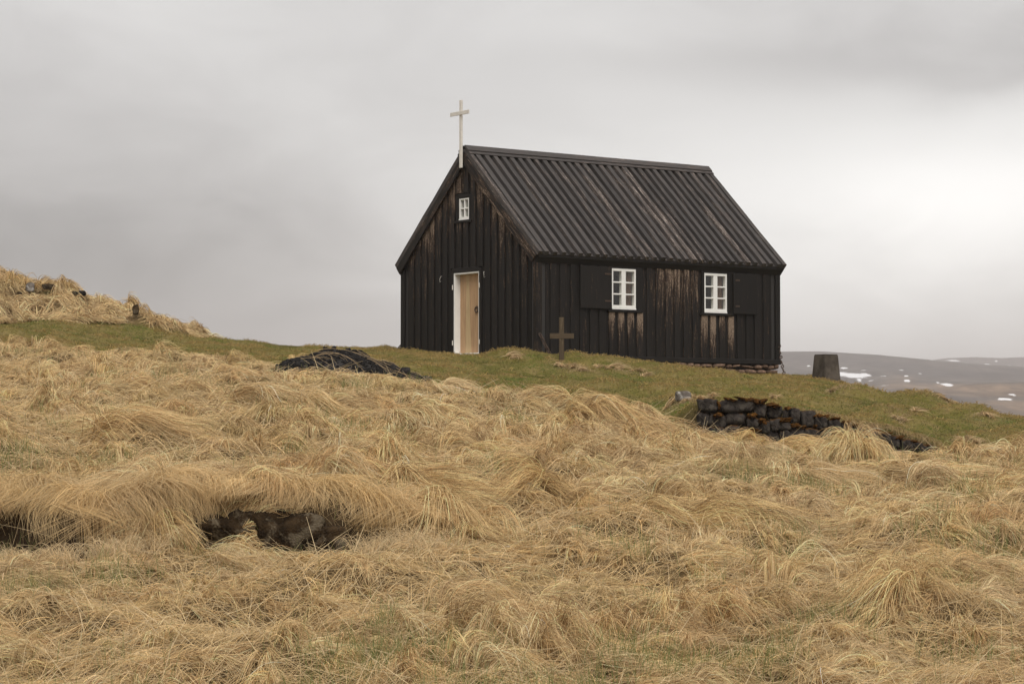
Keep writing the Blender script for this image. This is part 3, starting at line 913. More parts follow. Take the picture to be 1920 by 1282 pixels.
# door
def build_door():
    d = empty("door", (0, 0, 0), 0, church)
    v0, v1, z0, z1 = DOOR
    dep = 0.135
    W_ = M["white"]
    box("door_frame", (-0.046, v1 - 0.032, z0 + .03), (dep, v1, z1), W_, d, 0.003)
    box("door_frame", (-0.046, v0, z0 + .03), (dep, v0 + 0.028, z1), W_, d, 0.003)
    box("door_frame", (-0.044, v0 + 0.028, z1 - 0.034), (dep, v1 - 0.032, z1), W_, d, 0.003)
    box("threshold", (-0.085, v0 - 0.012, z0 - 0.006), (dep, v1 + 0.012, z0 + 0.03), W_, d, 0.004)
    leaf = empty("door_leaf", (0, 0, 0), 0, d)
    box("surround_board", (-0.056, v0 - 0.075, 0.1), (0, v0 - .002, z1 + 0.07), M["wall"], d)
    box("surround_board", (-0.056, v1 + .002, 0.1), (0, v1 + 0.075, z1 + 0.07), M["wall"], d)
    box("surround_board", (-0.058, v0 - 0.0015, z1 + .002), (0, v1 + 0.0015, z1 + 0.095), M["wall"], d, grain_axis=1)
    box("surround_board", (-0.052, v0 - 0.06, 0.02), (0, v1 + 0.06, z0 - 0.010), M["wall"], d, grain_axis=1)
    # three planks; the pale one narrows upwards
    iv0, iv1, iz0, iz1 = v0 + 0.028, v1 - 0.032, z0 + 0.032, z1 - 0.036
    cutsb = [iv0, 2.40, 2.62, iv1]; cutst = [iv0, 2.49, 2.58, iv1]
    for k, mt in enumerate(("door_brown", "door_pale", "door_brown")):
        vs, uv = [], []
        r = random.random() * 20
        for u in (dep - 0.035, dep - 0.002):
            for i in range(9):
                t = i / 8; s = t ** 0.8
                e0 = cutsb[k] * (1 - s) + cutst[k] * s + (0.0015 if k else 0); e1 = cutsb[k + 1] * (1 - s) + cutst[k + 1] * s - (0.0015 if k < 2 else 0)
                z = iz0 + (iz1 - iz0) * t
                vs += [(u, e0, z), (u, e1, z)]; uv += [(e0 + r, z + r), (e1 + r, z + r)]
        fs = []
        for i in range(8):
            a = 2 * i
            fs += [(a, a + 2, a + 3, a + 1), (18 + a, 18 + a + 1, 18 + a + 3, 18 + a + 2), (a, a + 18, a + 20, a + 2), (a + 1, a + 3, a + 21, a + 19)]
        fs += [(0, 1, 19, 18), (16, 34, 35, 17)]
        mesh_obj("plank", vs, fs, M[mt], d, uvs=uv)
    bpy.data.objects.remove(leaf)
    # ring handle on a round plate
    bm = bmesh.new()
    cx, cy, cz = dep - 0.045, iv0 + 0.245, z0 + 0.93
    def ring(R, r, n, m, flat=1.0):
        vv = [[bm.verts.new((cx + r * math.sin(b) - .012, cy + (R + r * math.cos(b)) * math.cos(a), cz + (R + r * math.cos(b)) * math.sin(a) * 1.15)) for b in [2 * math.pi * j / m for j in range(m)]] for a in [2 * math.pi * i / n for i in range(n)]]
        for i in range(n):
            for j in range(m):
                bm.faces.new([vv[i][j], vv[(i + 1) % n][j], vv[(i + 1) % n][(j + 1) % m], vv[i][(j + 1) % m]])
    ring(0.05, 0.012, 18, 6)
    vv = [bm.verts.new((cx + 0.0, cy + 0.03 * math.cos(a), cz + .05 + 0.03 * math.sin(a))) for a in [2 * math.pi * i / 12 for i in range(12)]]
    v2 = [bm.verts.new((cx + 0.011, v.co.y, v.co.z)) for v in vv]
    bm.faces.new(vv)
    for i in range(12): bm.faces.new([vv[i], vv[(i + 1) % 12], v2[(i + 1) % 12], v2[i]])
    bmesh.ops.recalc_face_normals(bm, faces=bm.faces)
    me = bpy.data.meshes.new("ring_handle"); bm.to_mesh(me); bm.free(); me.shade_smooth()
    link_mesh("ring_handle", me, M["iron"], d)
    # small strap hinges peeling with paint at the edges of the frame
    for v in (v0 - 0.03, v1 + 0.006):
        for z in (0.36, 1.52): box("hinge", (-0.066, v, z), (-0.047, v + 0.03, z + 0.10), M["cross"], d, 0.004)


build_door()


def tube(name, pts, r, mat, parent=None, m=6, closed=False):
    pts = [Vector(p) for p in pts]; n = len(pts)
    vs, fs = [], []
    for i, p in enumerate(pts):
        t = (pts[(i + 1) % n] - pts[i - 1]) if closed else (pts[min(i + 1, n - 1)] - pts[max(i - 1, 0)])
        t.normalize()
        a = t.orthogonal().normalized() if i == 0 else (pa - t * pa.dot(t)).normalized()
        pa = a; b = t.cross(a)
        rr = r[i] if isinstance(r, (list, tuple)) else r
        vs += [p + (a * math.cos(q) + b * math.sin(q)) * rr for q in [2 * math.pi * j / m for j in range(m)]]
    for i in range(n if closed else n - 1):
        for j in range(m):
            fs.append((i * m + j, i * m + (j + 1) % m, ((i + 1) % n) * m + (j + 1) % m, ((i + 1) % n) * m + j))
    if not closed: fs += [tuple(range(m)), tuple((n - 1) * m + j for j in range(m))]
    return mesh_obj(name, vs, fs, mat, parent, True)


# hooks that hold the storm door open, left and right of the doorway
for v, z, k in ((3.30, 1.70, 1), (1.70, 1.72, -1)):
    tube("hook", [(-0.045, v, z + .02), (-0.08, v - .01 * k, z), (-0.085, v - 0.005 * k, z + 0.06), (-0.07, v - 0.03 * k, z + 0.12), (-0.046, v - 0.035 * k, z + 0.125)], 0.004, M["cross"], church)


# cross on the gable
def gable_cross():
    c = empty("gable_cross", (0, 0, 0), 0, church)
    tag(c, "cream painted wooden cross fixed to the gable peak")
    u1 = -OE - 0.032
    v = W / 2 + 0.02
    box("cross_post", (u1 - 0.045, v - 0.034, 4.03), (u1, v + 0.034, 5.44), M["cross"], c, 0.004)
    box("cross_arm", (u1 - 0.068, v - 0.335, 5.125), (u1 - 0.0455, v + 0.335, 5.205), M["cross"], c, 0.004)


gable_cross()

# ------------------------------------------------------------------ stones
from functools import lru_cache


@lru_cache(None)
def ico(sub):
    bm = bmesh.new(); bmesh.ops.create_icosphere(bm, subdivisions=sub, radius=1.0)
    v = np.array([x.co[:] for x in bm.verts]); f = [tuple(x.index for x in p.verts) for p in bm.faces]; bm.free()
    return v, f


def rock_mesh(name, size, seed, boxy=0.55, rough=0.16, sub=3, mat=None):
    """an irregular stone: a sphere pushed towards a box and broken up with noise"""
    v, f = ico(sub)
    v = v.copy()
    p = np.abs(v).max(1, keepdims=True)
    v = v * (1 - boxy) + v / p * boxy * 0.86
    out = []
    for q in v:
        s = Vector((q[0] * 1.1 + seed * 3.7, q[1] * 1.1 - seed * 1.9, q[2] * 1.1 + seed))
        k = 1 + rough * (mnoise.noise(s) * 1.2 + 0.55 * mnoise.noise(s * 2.3) + 0.3 * mnoise.noise(s * 5))
        out.append((q[0] * k * size[0], q[1] * k * size[1], q[2] * k * size[2]))
    me = bpy.data.meshes.new(name); me.from_pydata(out, [], f); me.shade_smooth()
    if mat: me.materials.append(mat)
    return me


def rock(name, loc, size, seed, mat, parent=None, rot=(0, 0, 0), **kw):
    o = link_mesh(name, rock_mesh(name, size, seed, mat=mat, **kw), None, parent)
    o.location = loc; o.rotation_euler = rot
    return o


# foundation: two courses under the long wall and the gables, each stone its own
def build_foundation():
    fd = box("foundation", (0.10, 0.10, -0.9), (L - 0.10, W - 0.10, -0.004), M["inside"], church, 0.01)
    k = 0
    for course, (zt, zb) in enumerate(((-0.004, -0.10), (-0.10, -0.215), (-0.215, -0.33))):
        for side in ("long", "back", "front"):
            a = 0.0 + (0.12 if course % 2 else 0.0)
            end = L if side == "long" else W
            while a < end - 0.05:
                w = random.uniform(0.16, 0.42); w = min(w, end - a)
                if course == 0 and random.random() < 0.2: h = 0.55
                else: h = 1.0
                k += 1
                zc = (zt + zb) / 2 + random.uniform(-.018, .012)
                hh = (zt - zb) / 2 * h * random.uniform(0.85, 1.25)
                ca = a + w / 2
                pos = {"long": (ca, 0.04, zc), "back": (L - 0.04, ca, zc), "front": (0.05, ca, zc)}[side]
                sz = (w / 2 * 1.05, 0.12, hh) if side == "long" else (0.12, w / 2 * 1.05, hh)
                rock("stone", pos, sz, k, M["stone"], fd, (random.uniform(-.06, .06), random.uniform(-.12, .12), random.uniform(-.06, .06)), boxy=random.uniform(.9, 1.0), rough=random.uniform(.07, .13), sub=2)
                a += w
    return fd


build_foundation()


# ------------------------------------------------------------------ anchor chains
def chain(top, bottom, n, label, half=0.062):
    c = empty("anchor_chain", bottom)
    tag(c, label, "chain", "iron chains anchoring the church to the ground")
    A_, B_ = Vector(top), Vector(bottom)
    ring_pts = []
    for i in range(16):
        t = 2 * math.pi * i / 16
        x = 0.028 * math.cos(t); z = 0.026 * math.sin(t) + (half - 0.026) * (1 if math.sin(t) > 0 else -1)
        ring_pts.append((x, 0, z))
    first = tube("link", ring_pts, 0.011, M["iron"], c, 6, True)
    q = (B_ - A_).to_track_quat("Z", "Y")
    for i in range(n):
        o = first if i == 0 else first.copy()
        if i: COL.objects.link(o); o.parent = c
        t = (i + 0.5) / n
        p = A_.lerp(B_, t); p.z -= 0.05 * math.sin(math.pi * t) * (B_ - A_).length
        o.location = p - B_
        o.rotation_mode = "QUATERNION"
        from mathutils import Quaternion
        o.rotation_quaternion = q @ Quaternion((0, 0, 1), math.pi / 2 * (i % 2) + 0.5)
    return c


def church_pt(u, v, z):
    c, s = math.cos(YAW), math.sin(YAW)
    return np.array([CN[0] + c * u - s * v, CN[1] + s * u + c * v, CN[2] + z])


b = hit(1472, 704); b[2] -= 0.03
chain(church_pt(L + 0.065, 0.02, 0.46), b, 8, "rusty chain from the church's right corner down to the turf by the stone footing")
b = church_pt(0.17, -0.30, 0); b[2] = H(b[0], b[1]) - 0.04
chain(church_pt(0.0, -0.075, 0.52), b, 6, "rusty chain slanting down the church's near corner behind the grave cross")
b = church_pt(-0.1, W + 0.25, 0); b[2] = H(b[0], b[1]) - 0.02
chain(church_pt(0.0, W + 0.075, 0.42), b, 5, "short rusty chain at the church's left corner beside the gable")


# ------------------------------------------------------------------ wooden grave cross, concrete pillar
def grave_cross():
    base = hit(1053, 676); d = base[1]
    k = d / F_PX
    c = empty("grave_cross", base, 0.10)
    tag(c, "weathered brown wooden grave cross on the turf before the church wall", "cross")
    box("post", (-4.6 * k, -0.02, -0.12), (4.6 * k, 0.025, 81 * k), M["grave"], c, 0.006, 0.1)
    box("cross_arm", (-22.5 * k, -0.032, 41 * k), (23 * k, -0.0205, 51 * k), M["grave"], c, 0.008, 0.2, 0)
    rock("stone", (0.14, 0.0, -0.02), (0.05, 0.05, 0.03), 3, M["greyrock"], c, sub=2)
    return base


GC = grave_cross()


def pillar():
    base = hit(1549, 712); d = base[1]; k = d / F_PX
    c = empty("stone_pillar", base, 0.0)
    tag(c, "squat dark tapered concrete pillar on the turf right of the church", "pillar")
    hw, tw, h = 26 * k, 21.5 * k, 46.5 * k
    rot = 0.55
    bm = bmesh.new()
    def ringv(r, z): return [bm.verts.new((r * x * math.cos(rot) - r * y * math.sin(rot), r * x * math.sin(rot) + r * y * math.cos(rot), z)) for x, y in ((-1, -1), (1, -1), (1, 1), (-1, 1))]
    s = 1 / 1.33
    rs = [ringv(hw * s, -0.15), ringv(hw * s, 0.0), ringv((hw + tw) / 2 * s, h * .5), ringv(tw * s, h)]
    for a, b2 in zip(rs, rs[1:]):
        for i in range(4): bm.faces.new([a[i], a[(i + 1) % 4], b2[(i + 1) % 4], b2[i]])
    bm.faces.new(rs[-1]); bm.faces.new(rs[0][::-1])
    bmesh.ops.bevel(bm, geom=[e for e in bm.edges], offset=0.012, segments=2, affect="EDGES")
    bmesh.ops.recalc_face_normals(bm, faces=bm.faces)
    me = bpy.data.meshes.new("shaft"); bm.to_mesh(me); bm.free()
    link_mesh("shaft", me, M["concrete"], c)
    # shallow cap plate
    bm = bmesh.new()
    vs = ringv(tw * s * 0.97, h + 0.0005) + ringv(tw * s * 0.9, h + 0.012)
    for i in range(4): bm.faces.new([vs[i], vs[(i + 1) % 4], vs[4 + (i + 1) % 4], vs[4 + i]])
    bm.faces.new(vs[4:]); bm.faces.new(vs[:4][::-1])
    bmesh.ops.recalc_face_normals(bm, faces=bm.faces)
    me = bpy.data.meshes.new("cap"); bm.to_mesh(me); bm.free()
    link_mesh("cap", me, M["concrete"], c)


pillar()


# ------------------------------------------------------------------ the lava stone wall in the slope
def stone_wall():
    d = 33.1
    k = d / F_PX
    o = pix(1300, 815, d)
    w = empty("stone_wall", o)
    tag(w, "low black lava stone wall with orange moss set into the turf slope", "wall")
    S = [(1310, 1347, 747, 772), (1349, 1416, 749, 773), (1415, 1438, 757, 782), (1440, 1469, 759, 785), (1469, 1480, 767, 785), (1481, 1501, 765, 794), (1502, 1529, 770, 801),
         (1308, 1330, 772, 801), (1329, 1362, 774, 801), (1361, 1400, 772, 797), (1400, 1424, 783, 803), (1428, 1445, 788, 813), (1442, 1464, 785, 806), (1462, 1484, 791, 806), (1478, 1510, 799, 826), (1508, 1538, 803, 824),
         (1386, 1430, 801, 819), (1330, 1360, 801, 822), (1360, 1388, 798, 820), (1304, 1330, 800, 826), (1430, 1462, 808, 828), (1462, 1480, 806, 828),
         (1528, 1551, 780, 804), (1551, 1577, 786, 812), (1576, 1600, 792, 815), (1538, 1562, 805, 828), (1562, 1590, 812, 832), (1598, 1622, 800, 822), (1620, 1648, 806, 832), (1648, 1670, 813, 834),
         (1668, 1690, 817, 840), (1689, 1712, 823, 844), (1711, 1731, 829, 848), (1730, 1752, 834, 850), (1751, 1772, 839, 853), (1771, 1792, 843, 856), (1791, 1815, 847, 857), (1814, 1828, 849, 858),
         (1655, 1682, 834, 852), (1682, 1710, 842, 858), (1600, 1640, 824, 846)]
    for i, (x0, x1, y0, y1) in enumerate(S):
        p = pix((x0 + x1) / 2, (y0 + y1) / 2, d)
        p[1] = WALLY(p[0]) - 0.04 + (0.06 if y0 < 776 and x0 < 1530 else 0.0) + random.uniform(-.03, .03)
        sx, sz = (x1 - x0) * k / 2 * 1.14, (y1 - y0) * k / 2 * 1.16
        rock("stone", p - o, (sx, max(0.13, sx * 0.6), sz), i + 5, M["lava"], w, (random.uniform(-.12, .12), random.uniform(-.1, .1), random.uniform(-.25, .25)), boxy=random.uniform(.5, .78), rough=random.uniform(.13, .24), sub=3)
    # moss cushions in the joints and along the top
    Mo = [(1345, 778, 9, 4), (1408, 779, 9, 5), (1425, 788, 10, 4), (1430, 793, 8, 5), (1468, 787, 14, 4), (1490, 797, 12, 4), (1500, 800, 9, 4), (1418, 806, 16, 4), (1370, 749, 12, 3), (1395, 748, 16, 3), (1415, 751, 12, 4), (1428, 753, 10, 5),
          (1448, 758, 10, 3), (1535, 779, 8, 4), (1548, 781, 9, 3), (1565, 785, 9, 3), (1585, 791, 9, 3), (1530, 800, 6, 6), (1348, 762, 3, 9), (1455, 762, 8, 3), (1478, 765, 6, 3), (1605, 797, 9, 3), (1640, 807, 12, 3), (1665, 813, 10, 3), (1690, 820, 10, 2.5), (1715, 828, 10, 2.5), (1745, 835, 10, 2.5), (1775, 842, 10, 2), (1800, 846, 10, 2)]
    for i, (x, y, rx, ry) in enumerate(Mo):
        p = pix(x, y, d); p[1] = WALLY(p[0]) - (0.10 if y > 770 and x < 1530 else 0.06)
        rock("moss", p - o, (rx * k * 0.9, 0.09, ry * k), i + 71, M["moss"], w, (0, random.uniform(-.3, .3), 0), boxy=0.1, rough=0.8, sub=3)
    return w


stone_wall()


CLEAR = []


def loose_rock(px, py, w, h, label, mat, seed, name="rock", dy=0.0, group=None, rot=(0, 0, 0), boxy=0.45, rough=0.22, sub=3, deep=0.8, depth=None, at=None):
    """a stone whose picture is centred on (px, py), w by h pixels"""
    p = hit(px, py + h * 0.42)
    if at: p = pix(px, py + h * 0.42, at)
    k = p[1] / F_PX
    if depth:
        p[1] -= 0.12; p[2] += 0.08
        CLEAR.append((p[0], p[1], max(0.16, w * k * 0.62)))
    p[1] += dy
    o = rock(name, (p[0], p[1], p[2] + h * k * 0.36), (w * k / 2, w * k / 2 * deep, h * k / 2 * 1.15), seed, mat, None, rot, boxy=boxy, rough=rough, sub=sub)
    tag(o, label, "rock", group)
    return o


loose_rock(1281, 742, 34, 20, "grey brown boulder on the turf left of the lava wall", M["greyrock"], 31)
loose_rock(1262, 749, 15, 9, "small dark stone at the foot of the grey boulder", M["brownrock"], 32)
loose_rock(1318, 756, 14, 8, "low dark stone on top of the wall's left end", M["lavabare"], 33)
# left bank
BD = 52.0
loose_rock(50, 524, 30, 16, "pale lichened slab near the crest of the grassy bank", M["greyrock"], 41, rot=(0.2, -0.45, 0), boxy=0.8, depth=51.6)
loose_rock(59, 545, 18, 16, "dull grey stone below the lichened slab on the bank", M["greyrock"], 42, depth=51.2)
loose_rock(93, 545, 24, 10, "half buried brown stone in the bank's grass", M["brownrock"], 43, depth=51.4)
loose_rock(150, 557, 26, 9, "flat black slab on the skyline of the bank", M["lavabare"], 44, boxy=0.8, depth=51.8)
loose_rock(213, 571, 20, 12, "dark block on the bank with a grass tuft to its right", M["lavabare"], 45, boxy=0.8, depth=51.8)
loose_rock(256, 588, 13, 18, "upright dark stone under the round grass tuft on the bank", M["brownrock"], 46, depth=51.4)
loose_rock(284, 583, 14, 9, "small black stone right of the round grass tuft", M["lavabare"], 47, depth=52.0)
loose_rock(38, 558, 10, 6, "little brown stone low on the bank near the picture's edge", M["brownrock"], 48, depth=50.8)


# black lava gravel heap in front of the church
def gravel_heap():
    c = hit(655, 700)
    heap = empty("gravel_heap", c)
    tag(heap, "low heap of black lava gravel with dry straws lying over it", "gravel heap")
    nx, ny = 150, 60
    k = c[1] / F_PX
    prof_x = np.array([510, 540, 575, 620, 650, 690, 720, 745, 775, 800, 812]); prof_h = np.array([4.0, 22, 34, 44, 48, 42, 31, 22, 16, 9, 2.0]) * k
    vs = []
    for j in range(ny):
        for i in range(nx):
            px = 508 + 306 * i / (nx - 1); t = j / (ny - 1)
            x = (px - 960) / F_PX * c[1] - c[0]; y = -0.75 + 1.5 * t
            hh = np.interp(px, prof_x, prof_h) * math.sin(math.pi * min(1, t * 1.0)) ** 0.6
            q = Vector((x * 9, y * 9, 0.3))
            z = float(H(x + c[0], y + c[1])) - c[2] - 0.04 + hh * (1 + 0.25 * mnoise.noise(q * .4)) + (0.024 * mnoise.noise(q * 1.5) + 0.022 * mnoise.noise(q * 4)) * min(1, hh / 0.08)
            vs.append((x, y, z))
    fs = [(j * nx + i, j * nx + i + 1, (j + 1) * nx + i + 1, (j + 1) * nx + i) for j in range(ny - 1) for i in range(nx - 1)]
    mesh_obj("gravel_bed", vs, fs, M["lavabare"], heap, True, False)
    # loose gravel pieces on the heap, too many to pick apart
    v, f = ico(1)
    V, Fc = [], []
    P = np.array(vs).reshape(ny, nx, 3)
    for q in range(1800):
        i, j = random.randrange(6, nx - 6), random.randrange(3, ny - 4)
        b = P[j, i]; s = random.uniform(0.012, 0.036)
        o = len(V)
        R = np.array([[random.uniform(.6, 1.3) * s, 0, 0], [0, random.uniform(.6, 1.3) * s, 0], [0, 0, random.uniform(.5, 1) * s]])
        V += [tuple(x) for x in (v @ R + b + [0, 0, s * .4])]
        Fc += [tuple(x + o for x in t) for t in f]
    g_ = mesh_obj("gravel", V, Fc, M["lavabare"], heap, False, False)
    g_["kind"] = "stuff"
    return P + c


HEAP = gravel_heap()
HD = float(HEAP[..., 1].mean()) - 0.25
loose_rock(738, 690, 14, 13, "black knob of lava at the gravel heap's right end, left of its twin", M["lavabare"], 51, at=HD)
loose_rock(761, 695, 20, 14, "larger black lava knob at the gravel heap's right end", M["lavabare"], 52, at=HD - .1)
loose_rock(799, 709, 22, 9, "flat black lava stone lying apart, right of the gravel heap", M["lavabare"], 53, at=HD - .5)
loose_rock(748, 706, 22, 10, "low black lava stone in the straw under the two lava knobs", M["lavabare"], 54, at=HD - .5)


# foreground ledge: stones under the overhanging grass
def ledge_rock(px0, px1, py0, py1, seed, label, back=0.09):
    d = 16.80
    k = d / F_PX
    p = pix((px0 + px1) / 2, (py0 + py1) / 2, d); p[1] = float(LEDY(p[0])) + back
    o = rock("rock", p, ((px1 - px0) * k / 2, 0.16, (py1 - py0) * k / 2 * 1.15), seed, M["brownrock"], None, (0.1, random.uniform(-.1, .1), random.uniform(-.1, .1)), boxy=0.35, rough=0.42, sub=4)
    tag(o, label, "rock")


ledge_rock(352, 500, 962, 1036, 61, "brown lichened rock at the left of the hollow under the overhanging grass")
ledge_rock(470, 612, 966, 1040, 62, "pale lichened rock in the middle of the hollow under the overhanging grass")
ledge_rock(585, 655, 985, 1040, 63, "small brown rock at the right end of the hollow under the grass", 0.10)


# ------------------------------------------------------------------ grass
class Strands:
    def __init__(s, P): s.P, s.pos, s.rad, s.col = P, [], [], []
    def add(s, pos, rad, col):
        s.pos.append(pos.astype(np.float32)); s.rad.append(rad.astype(np.float32)); s.col.append(col.astype(np.float32))
    def build(s, name, mat, label, cat, tip=0.35):
        pos = np.concatenate(s.pos); rad = np.concatenate(s.rad); colr = np.concatenate(s.col)
        n = len(pos)
        cv = bpy.data.hair_curves.new(name)
        cv.add_curves([s.P] * n)
        cv.attributes["position"].data.foreach_set("vector", pos.ravel())
        taper = np.linspace(1.0, tip, s.P, dtype=np.float32); taper[0] = 0.8
        ra = cv.attributes.get("radius") or cv.attributes.new("radius", "FLOAT", "POINT")
        ra.data.foreach_set("value", (rad[:, None] * taper[None]).astype(np.float32).ravel())
        ca = cv.attributes.new("tint", "FLOAT_COLOR", "CURVE")
        ca.data.foreach_set("color", np.c_[colr, np.ones(n, np.float32)].astype(np.float32).ravel())
        cv.materials.append(mat)
        o = bpy.data.objects.new(name, cv); COL.objects.link(o)
        tag(o, label, cat, kind="stuff")
        print(name, n, "strands")
        return o


STRAW = np.array([(0.70, 0.50, 0.230), (0.84, 0.66, 0.385), (0.51, 0.33, 0.130), (0.42, 0.215, 0.078), (0.70, 0.57, 0.395)])


def straw_colour(n, k=None, rs=RS):
    w = rs.dirichlet((2.6, 1.3, 1.6, 0.5, 0.9), n)
    return w @ STRAW


def flow(x, y):
    return -0.55 + 1.7 * fbm(x * 0.42 + 4, y * 0.42, 2) + 1.2 * vnoise(x * 1.6, y * 1.6)


def in_view(y, m=1.6): return 0.2182 * y * 1.04 + m


def tufts(S, cx, cy, size, height, n, th, base, r0, spread=0.45, clear=None):
    """combed tussocks: every tuft is a set of locks, every lock a sheaf of strands that rises and falls over"""
    T = len(cx)
    K = 11
    lk_a = RS.normal(0, spread, (T, K)); lk_lat = RS.normal(0, 0.17, (T, K)); lk_al = RS.normal(0, 0.20, (T, K))
    lk_h = RS.uniform(0.45, 1.25, (T, K)); lk_l = RS.uniform(0.65, 1.25, (T, K)); lk_c = RS.normal(0, 0.55, (T, K)); lk_t = np.clip(RS.normal(0, 0.24, (T, K)), -.5, .5)
    ti = np.repeat(np.arange(T), n); N = len(ti)
    li = RS.randint(0, K, N)
    a0 = th[ti] + lk_a[ti, li] + RS.normal(0, 0.11, N) + lk_lat[ti, li] * 1.6
    ca, sa = np.cos(th[ti]), np.sin(th[ti])
    lat = (lk_lat[ti, li] + RS.normal(0, 0.045, N)) * size[ti]; al = (lk_al[ti, li] - 0.30 + RS.normal(0, 0.06, N)) * size[ti]
    x0 = cx[ti] + ca * al - sa * lat; y0 = cy[ti] + sa * al + ca * lat
    ln = size[ti] * lk_l[ti, li] * RS.uniform(0.7, 1.12, N)
    hh = height[ti] * lk_h[ti, li] * RS.uniform(0.65, 1.15, N)
    curl = lk_c[ti, li] + RS.normal(0, 0.16, N)
    P = S.P
    t = np.linspace(0, 1, P)
    x = np.empty((N, P)); y = np.empty((N, P)); x[:, 0], y[:, 0] = x0, y0
    for i in range(1, P):
        a = a0 + curl * (t[i] - 0.3)
        x[:, i] = x[:, i - 1] + np.cos(a) * ln / (P - 1); y[:, i] = y[:, i - 1] + np.sin(a) * ln / (P - 1)
    ex = RS.uniform(0.5, 0.8, N)[:, None]
    prof = np.sin(np.pi * np.clip(t[None] ** ex, 0, 1) * RS.uniform(0.66, 0.98, N)[:, None])
    z = H(x, y) + hh[:, None] * prof + RS.uniform(0.0, 0.045, N)[:, None] * t[None] + 0.004
    c = base[ti] * (1 + lk_t[ti, li])[:, None] * 0.6 + straw_colour(N) * 0.4
    old = (RS.rand(N, 1) < 0.30)
    c = np.where(old, c * np.array([0.50, 0.42, 0.35]), c * 1.06)
    c = np.clip(c * np.exp(RS.normal(-.02, 0.27, (N, 1))), 0, 0.88)
    S.add(np.stack([x, y, z], -1), r0[ti] * RS.uniform(0.65, 1.25, N), c)


